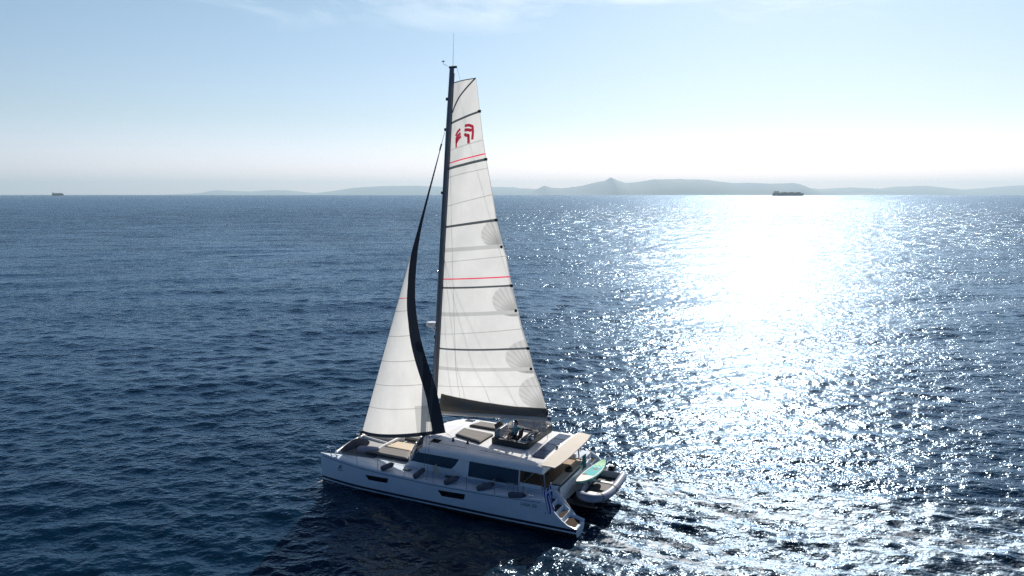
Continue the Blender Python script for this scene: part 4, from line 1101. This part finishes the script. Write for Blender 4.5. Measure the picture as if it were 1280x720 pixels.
# inflatable tender on the platform, lying athwart with its bow to port
t = thing('inflatable_tender', 'grey inflatable dinghy lying across the stern platform behind the catamaran', 'dinghy', (16.25, 0.4, 0.6))
zt = 1.02; r_ = 0.235
pth = [(15.55, 2.75, zt), (15.50, 2.3, zt), (15.45, 1.0, zt), (15.48, -0.1, zt+0.01), (15.62, -0.95, zt+0.06), (15.90, -1.45, zt+0.12), (16.28, -1.62, zt+0.15), (16.66, -1.42, zt+0.12), (16.92, -0.92, zt+0.06), (17.05, -0.1, zt+0.01), (17.08, 1.0, zt), (17.03, 2.3, zt), (16.98, 2.75, zt)]
def cr_path(P, n):
    o = []
    for k in range(n+1):
        o.append(smooth_pl(P, k/n))
    return o
PP = cr_path(pth, 60)
rad = [r_*interp(k/60, [(0, 0.25), (0.03, 0.7), (0.09, 1), (0.91, 1), (0.97, 0.7), (1, 0.25)]) for k in range(61)]
mb = MB(); mb.tube(PP, rad, 18); tubes = build('inflatable_tube', mb, M['tubegrey'], t)
for k in (13, 22, 38, 47):
    mb = MB(); mb.tube([PP[k-1].lerp(PP[k], .6), PP[k+1].lerp(PP[k], .6)], rad[k]*1.025, 18, cap=False); build('tube_strap', mb, M['dgrey'], tubes)
mb = MB(); q = cr_path([(p[0], p[1], p[2]+0.0) for p in pth[1:-1]], 40)
mb.tube([(16.27+(a.x-16.27)*1.155, a.y-(0.12 if a.y < -1 else 0), a.z+0.05) for a in q], 0.022, 6); build('grab_line', mb, M['rope'], tubes)
mb = MB(); mb.prism([(15.6, 2.3), (15.6, -0.6), (16.28, -1.3), (16.95, -0.6), (16.95, 2.3)], 0.80, 0.86); mb.hexa([(15.75, 2.2, 0.86-0.08), (15.9, -0.4, 0.80), (16.6, -0.4, 0.80), (16.8, 2.2, 0.78)], [(15.75, 2.2, 0.79), (15.9, -0.4, 0.81), (16.6, -0.4, 0.81), (16.8, 2.2, 0.79)]) if False else None
build('hull_floor', mb, M['dgrey'], t)
mb = MB(); mb.hexa([(15.62, 2.32, 0.68), (16.92, 2.32, 0.68), (16.92, 2.38, 0.68), (15.62, 2.38, 0.68)], [(15.62, 2.36, 1.22), (16.92, 2.36, 1.22), (16.92, 2.42, 1.22), (15.62, 2.42, 1.22)]); build('transom_board', mb, M['boardw'], t, bevel=0.02)
mb = MB(); mb.box(15.60, 16.95, 0.55, 0.80, 1.17, 1.24); build('bench', mb, M['boardw'], t, bevel=0.02)
mb = MB(); mb.box(15.95, 16.55, -1.1, -0.75, 1.06, 1.18); build('bow_locker', mb, M['boardw'], t, bevel=0.03)
mb = MB(); mb.box(16.1, 16.45, 2.42, 2.75, 1.0, 1.48); mb.box(16.2, 16.34, 2.5, 2.62, 0.55, 1.0); build('outboard_motor', mb, M['black'], t, bevel=0.06)

# paddle board lying on top of the tender
t = thing('paddle_board', 'white, turquoise and green paddle board lying on top of the grey dinghy', 'paddle board', (15.6, 0.8, 1.4))
def sup_half(s): return 0.47*max(0.0, math.sin(PI*min(1, max(0, s)))**0.5)*(1.0 if s < .5 else 1.0)
def sup_pt(s, w_, dz): # s along from port tip to starboard tip
    y = lerp(-1.15, 2.40, s); x = lerp(15.52, 15.88, s)
    k = sup_half(s)
    return (x+w_*k, y, 1.60+0.14*(abs(s-0.5)*2)**3+0.02+dz+0.10*(s-0.5)+0.02*w_)
NSP = 44
ss = [0.5-0.5*math.cos(PI*i/NSP) for i in range(NSP+1)]
ss[0] = 0.001; ss[-1] = 0.999
rings = []
for s in ss:
    rings.append([sup_pt(s, a, b) for a, b in ((-0.9, -0.06), (-1, 0.0), (-0.9, 0.06), (0.9, 0.06), (1, 0.0), (0.9, -0.06))])
mb = MB(); mb.loft(rings, closed=True, caps=(True, True), mifn=lambda i, j: 0); build('board_body', mb, M['brail'], t, auto=60)
def deckmat(i, j):
    s = (ss[i]+ss[i+1])/2; w_ = -0.9+1.8*(j+0.5)/16
    if s > 0.80: return 2
    if s > 0.36 and abs(w_) < 0.84:
        if s > 0.72: return 2 if (s*30+w_*3) % 2 < 1 else 1
        if (s < 0.42 and w_ < -0.25) or (0.62 < s < 0.66 and abs(w_) < 0.3): return 3
        return 1
    return 0 if s < 0.78 else 2
mb = MB(); mb.loft([[sup_pt(s, -0.9+1.8*j/16, 0.064) for j in range(17)] for s in ss], mifn=deckmat); build('deck_pad', mb, [M['boardw'], M['teal'], M['green'], M['black']], t)
# teal towel over the aft rail
NT = 16
mb = MB(); mb.loft([[(15.08+0.03*math.sin(j*1.3)+ (0.02 if i > 8 else 0), lerp(0.80, 1.35, j/NT), 2.43-0.05*i*(1+0.03*math.sin(j)) ) for j in range(NT+1)] for i in range(17)])
tag(build('towel', mb, M['tealdk'], base=(15.08, 1.0, 2.2), solid=0.012), 'deep teal towel hung over the aft rail beside the paddle board', 'towel')

# helmsman seated at the wheel: one continuous skinned body
def person(base, joints, edges, label, hair_c, head, shirt, skinm, legm, shirt_z):
    me = bpy.data.meshes.new('person'); b = Vector(base)
    names = list(joints); me.from_pydata([tuple(Vector(joints[k][0])) for k in names], [(names.index(a), names.index(c)) for a, c in edges], [])
    o = bpy.data.objects.new('person', me); C.objects.link(o)
    o.modifiers.new('skin', 'SKIN'); sv = me.skin_vertices[0].data
    for i, k in enumerate(names): sv[i].radius = (joints[k][1], joints[k][2] if len(joints[k]) > 2 else joints[k][1])
    sv[names.index('pelvis')].use_root = True
    q = o.modifiers.new('sub', 'SUBSURF'); q.levels = 2; q.render_levels = 2
    dg = bpy.context.evaluated_depsgraph_get(); m2 = bpy.data.meshes.new_from_object(o.evaluated_get(dg)); bpy.data.objects.remove(o, do_unlink=True)
    m2.name = 'person'; m2.materials.clear()
    for q in (skinm, shirt, legm): m2.materials.append(q)
    for p in m2.polygons:
        c = p.center; p.use_smooth = True
        p.material_index = shirt_z(c)
    o = bpy.data.objects.new('person', m2); C.objects.link(o); o.location = W(*base); o.rotation_euler = (0, 0, ANG); o['_b'] = list(base)
    tag(o, label, 'person')
    mb = MB(); hx, hy, hz = head
    for r0 in (0,):
        rings = []
        for i in range(9):
            th = PI*0.52*i/8; rr = []
            for k in range(16):
                a = 2*PI*k/16; rr.append((base[0]+hx+0.012+0.108*math.sin(th)*math.cos(a)+0.001, base[1]+hy+0.092*math.sin(th)*math.sin(a), base[2]+hz+0.122*math.cos(th)))
            rings.append(rr)
        mb.loft(rings, closed=True, caps=(True, False))
    build('hair', mb, hair_c, o, solid=0.008)
    return o
bs = (11.55, -0.55, FZ-0.02)
J = {'pelvis': ((0, 0, 0.50), 0.15, 0.12), 'waist': ((0.03, 0, 0.68), 0.13, 0.10), 'chest': ((0.03, 0, 0.90), 0.16, 0.11), 'neck': ((0.0, 0, 1.04), 0.055), 'jaw': ((-0.03, 0, 1.13), 0.07, 0.075), 'head': ((-0.02, 0, 1.22), 0.085, 0.10), 'crown': ((-0.01, 0, 1.29), 0.06, 0.07)}
E_ = [('pelvis', 'waist'), ('waist', 'chest'), ('chest', 'neck'), ('neck', 'jaw'), ('jaw', 'head'), ('head', 'crown')]
for sg, nm in ((-1, 'l'), (1, 'r')):
    J.update({'sh'+nm: ((0.02, sg*0.19, 0.95), 0.06), 'el'+nm: ((-0.10, sg*0.25, 0.72), 0.042), 'wr'+nm: ((-0.36, sg*0.20, 0.74), 0.028), 'ha'+nm: ((-0.46, sg*0.19, 0.76), 0.034, 0.02),
              'hi'+nm: ((-0.05, sg*0.09, 0.48), 0.085), 'kn'+nm: ((-0.44, sg*0.13, 0.50), 0.058), 'an'+nm: ((-0.42, sg*0.13, 0.10), 0.038), 'fo'+nm: ((-0.58, sg*0.14, 0.05), 0.035)})
    E_ += [('chest', 'sh'+nm), ('sh'+nm, 'el'+nm), ('el'+nm, 'wr'+nm), ('wr'+nm, 'ha'+nm), ('pelvis', 'hi'+nm), ('hi'+nm, 'kn'+nm), ('kn'+nm, 'an'+nm), ('an'+nm, 'fo'+nm)]
    for f_, (dy_, ln) in enumerate(((-0.024, 0.055), (-0.008, 0.065), (0.008, 0.062), (0.022, 0.050))):
        J['f%s%d' % (nm, f_)] = ((-0.50-ln*0.4, sg*0.19+dy_, 0.76), 0.009); J['g%s%d' % (nm, f_)] = ((-0.50-ln*0.4, sg*0.19+dy_, 0.73), 0.008)
        E_ += [('ha'+nm, 'f%s%d' % (nm, f_)), ('f%s%d' % (nm, f_), 'g%s%d' % (nm, f_))]
    J['t'+nm] = ((-0.47, sg*0.15, 0.735), 0.010); E_.append(('ha'+nm, 't'+nm))
M['shirt'] = mat('turquoise_shirt', (0.10, 0.30, 0.36), 0.85, vary=0.1); M['shorts'] = mat('dark_shorts', (0.03, 0.035, 0.05), 0.85)
def shz(c):
    if c.z > 1.02: return 0
    if c.x < -0.16 and c.z > 0.6: return 0
    if c.z > 0.56 and c.x > -0.18: return 1
    if c.x > -0.36 and c.z > 0.36: return 2
    return 0
person(bs, J, E_, 'person in a turquoise shirt seated at the flybridge steering wheel', M['hair'], (-0.02, 0, 1.24), M['shirt'], M['skin'], M['shorts'], shz)
# helm seat under the helmsman
t = thing('helm_seat', 'dark helm chair on a short pedestal behind the steering wheel', 'chair', (11.6, -0.55, FZ-0.05))
mb = MB(); mb.box(11.38, 11.82, -0.85, -0.25, FZ+0.26, FZ+0.36); build('seat', mb, M['dkcush'], t, bevel=0.03)
mb = MB(); mb.hexa([(11.78, -0.85, FZ+0.36), (11.86, -0.85, FZ+0.36), (11.86, -0.25, FZ+0.36), (11.78, -0.25, FZ+0.36)], [(11.86, -0.83, FZ+0.85), (11.93, -0.83, FZ+0.85), (11.93, -0.27, FZ+0.85), (11.86, -0.27, FZ+0.85)]); build('backrest', mb, M['dkcush'], t, bevel=0.03)
mb = MB(); mb.tube([(11.6, -0.55, FZ-0.05), (11.6, -0.55, FZ+0.27)], 0.06, 10); build('pedestal', mb, M['alu'], t)

# ================================================================ the horizon: ships and islands
def far(name, m, mb, loc, rz=0):
    me = bpy.data.meshes.new(name); me.from_pydata([tuple(p) for p in mb.v], [], mb.f)
    ms = m if isinstance(m, (list, tuple)) else [m]
    for q in ms: me.materials.append(q)
    for p, i in zip(me.polygons, mb.m): p.material_index = i
    bm = bmesh.new(); bm.from_mesh(me); bmesh.ops.recalc_face_normals(bm, faces=bm.faces); bm.to_mesh(me); bm.free()
    o = bpy.data.objects.new(name, me); C.objects.link(o); o.location = loc; o.rotation_euler = (0, 0, rz); return o
M['shiphull'] = mat('dark_ship_hull', (0.05, 0.06, 0.08), 0.6, vary=0.1, vscale=0.01)
M['shipwhite'] = mat('ship_superstructure', (0.45, 0.46, 0.48), 0.6)
M['shipdeck'] = mat('ship_deck_load', (0.12, 0.10, 0.10), 0.8, vary=0.3, vscale=0.05)
def ship(D, px, length, hgt, label, kind):
    x = D*(px-640)/900*1.0; D2 = D
    r = thing_w(kind, label, 'ship', (x, D2, 0))
    h = length/2; b = length*0.07
    mb = MB(); sec = []
    for s in np.linspace(-1, 1, 13):
        wf = b*(1-max(0, (s+0.0))**4*0.95)*(1 if s > -0.85 else 0.8); sh = hgt*(0.62+0.10*max(0, s-0.6)/0.4)
        rk = 0.03*length*max(0, s-0.8)/0.2
        sec.append([(s*h+rk, -wf, sh), (s*h, -wf*0.9, -2), (s*h, wf*0.9, -2), (s*h+rk, wf, sh)])
    mb.loft(sec, closed=True, caps=(True, True)); o = far('hull', M['shiphull'], mb, (0, 0, 0)); o.parent = r
    mb = MB(); mb.box(-h*0.93, -h*0.72, -b*0.8, b*0.8, hgt*0.62, hgt*1.05); mb.box(-h*0.90, -h*0.76, -b*0.95, b*0.95, hgt*1.05, hgt*1.15); o = far('bridge', M['shipwhite'], mb, (0, 0, 0)); o.parent = r
    mb = MB(); mb.box(-h*0.70, -h*0.63, -b*0.3, b*0.3, hgt*0.62, hgt*1.2); o = far('funnel', M['shiphull'], mb, (0, 0, 0)); o.parent = r
    n_ = 9
    for k in range(n_):
        x0 = lerp(-h*0.55, h*0.82, k/n_); hh = hgt*(0.85+0.12*((k*7) % 3)/2)
        mb = MB(); mb.box(x0, x0+h*0.13, -b*0.85, b*0.85, hgt*0.6, hh); o = far('container_stack', M['shipdeck'], mb, (0, 0, 0)); o.parent = r
    return r
def thing_w(name, label, cat, loc):
    o = bpy.data.objects.new(name, None); C.objects.link(o); o.location = loc; o['label'] = label; o['category'] = cat; return o
ship(9500, 982, 395, 52, 'long dark cargo ship on the bright horizon in front of the island', 'cargo_ship')
ship(11000, 77, 170, 42, 'tiny distant ship alone on the far left horizon', 'cargo_ship')

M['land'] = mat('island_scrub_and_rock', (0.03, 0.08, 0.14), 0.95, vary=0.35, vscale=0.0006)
def island(D, depth, prof, name, seed, jag=0.12):
    prof = [(a, b*(1.0 if D < 50000 else 0.8)) for a, b in prof]
    """prof: (azimuth pixel, height pixels) read along the coast; a real ridge with depth behind"""
    rng = random.Random(seed)
    x0, x1 = prof[0][0], prof[-1][0]; nx_ = max(40, int((x1-x0)/1.2)); ny_ = 14
    ph = [rng.uniform(0, 6.28) for _ in range(40)]
    mb = MB(); rings = []
    for j in range(ny_+1):
        t = j/ny_; r = []
        sh = math.sin(PI*t)**0.8 if 0 < t < 1 else 0
        for i in range(nx_+1):
            p = lerp(x0, x1, i/nx_); hpx = interp(p, prof)
            h = hpx/900*D
            n_ = sum(math.sin(i*0.23*f+ph[f]+t*3*f)/f for f in range(1, 12))*0.05*jag
            fac = sh*(1+n_) 
            yy = D-depth/2+depth*t
            r.append(((p-640)/900*D*1.0, yy, h*fac-3*(1 if t in (0, 1) or i in (0, nx_) else 0)))
        rings.append(r)
    mb.loft(rings)
    c = sum((v[0] for v in mb.v))/len(mb.v)
    mb.v = [(a-c, b-D, z) for a, b, z in mb.v]
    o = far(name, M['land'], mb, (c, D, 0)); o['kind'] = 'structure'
    for p in o.data.polygons: p.use_smooth = True
    return o
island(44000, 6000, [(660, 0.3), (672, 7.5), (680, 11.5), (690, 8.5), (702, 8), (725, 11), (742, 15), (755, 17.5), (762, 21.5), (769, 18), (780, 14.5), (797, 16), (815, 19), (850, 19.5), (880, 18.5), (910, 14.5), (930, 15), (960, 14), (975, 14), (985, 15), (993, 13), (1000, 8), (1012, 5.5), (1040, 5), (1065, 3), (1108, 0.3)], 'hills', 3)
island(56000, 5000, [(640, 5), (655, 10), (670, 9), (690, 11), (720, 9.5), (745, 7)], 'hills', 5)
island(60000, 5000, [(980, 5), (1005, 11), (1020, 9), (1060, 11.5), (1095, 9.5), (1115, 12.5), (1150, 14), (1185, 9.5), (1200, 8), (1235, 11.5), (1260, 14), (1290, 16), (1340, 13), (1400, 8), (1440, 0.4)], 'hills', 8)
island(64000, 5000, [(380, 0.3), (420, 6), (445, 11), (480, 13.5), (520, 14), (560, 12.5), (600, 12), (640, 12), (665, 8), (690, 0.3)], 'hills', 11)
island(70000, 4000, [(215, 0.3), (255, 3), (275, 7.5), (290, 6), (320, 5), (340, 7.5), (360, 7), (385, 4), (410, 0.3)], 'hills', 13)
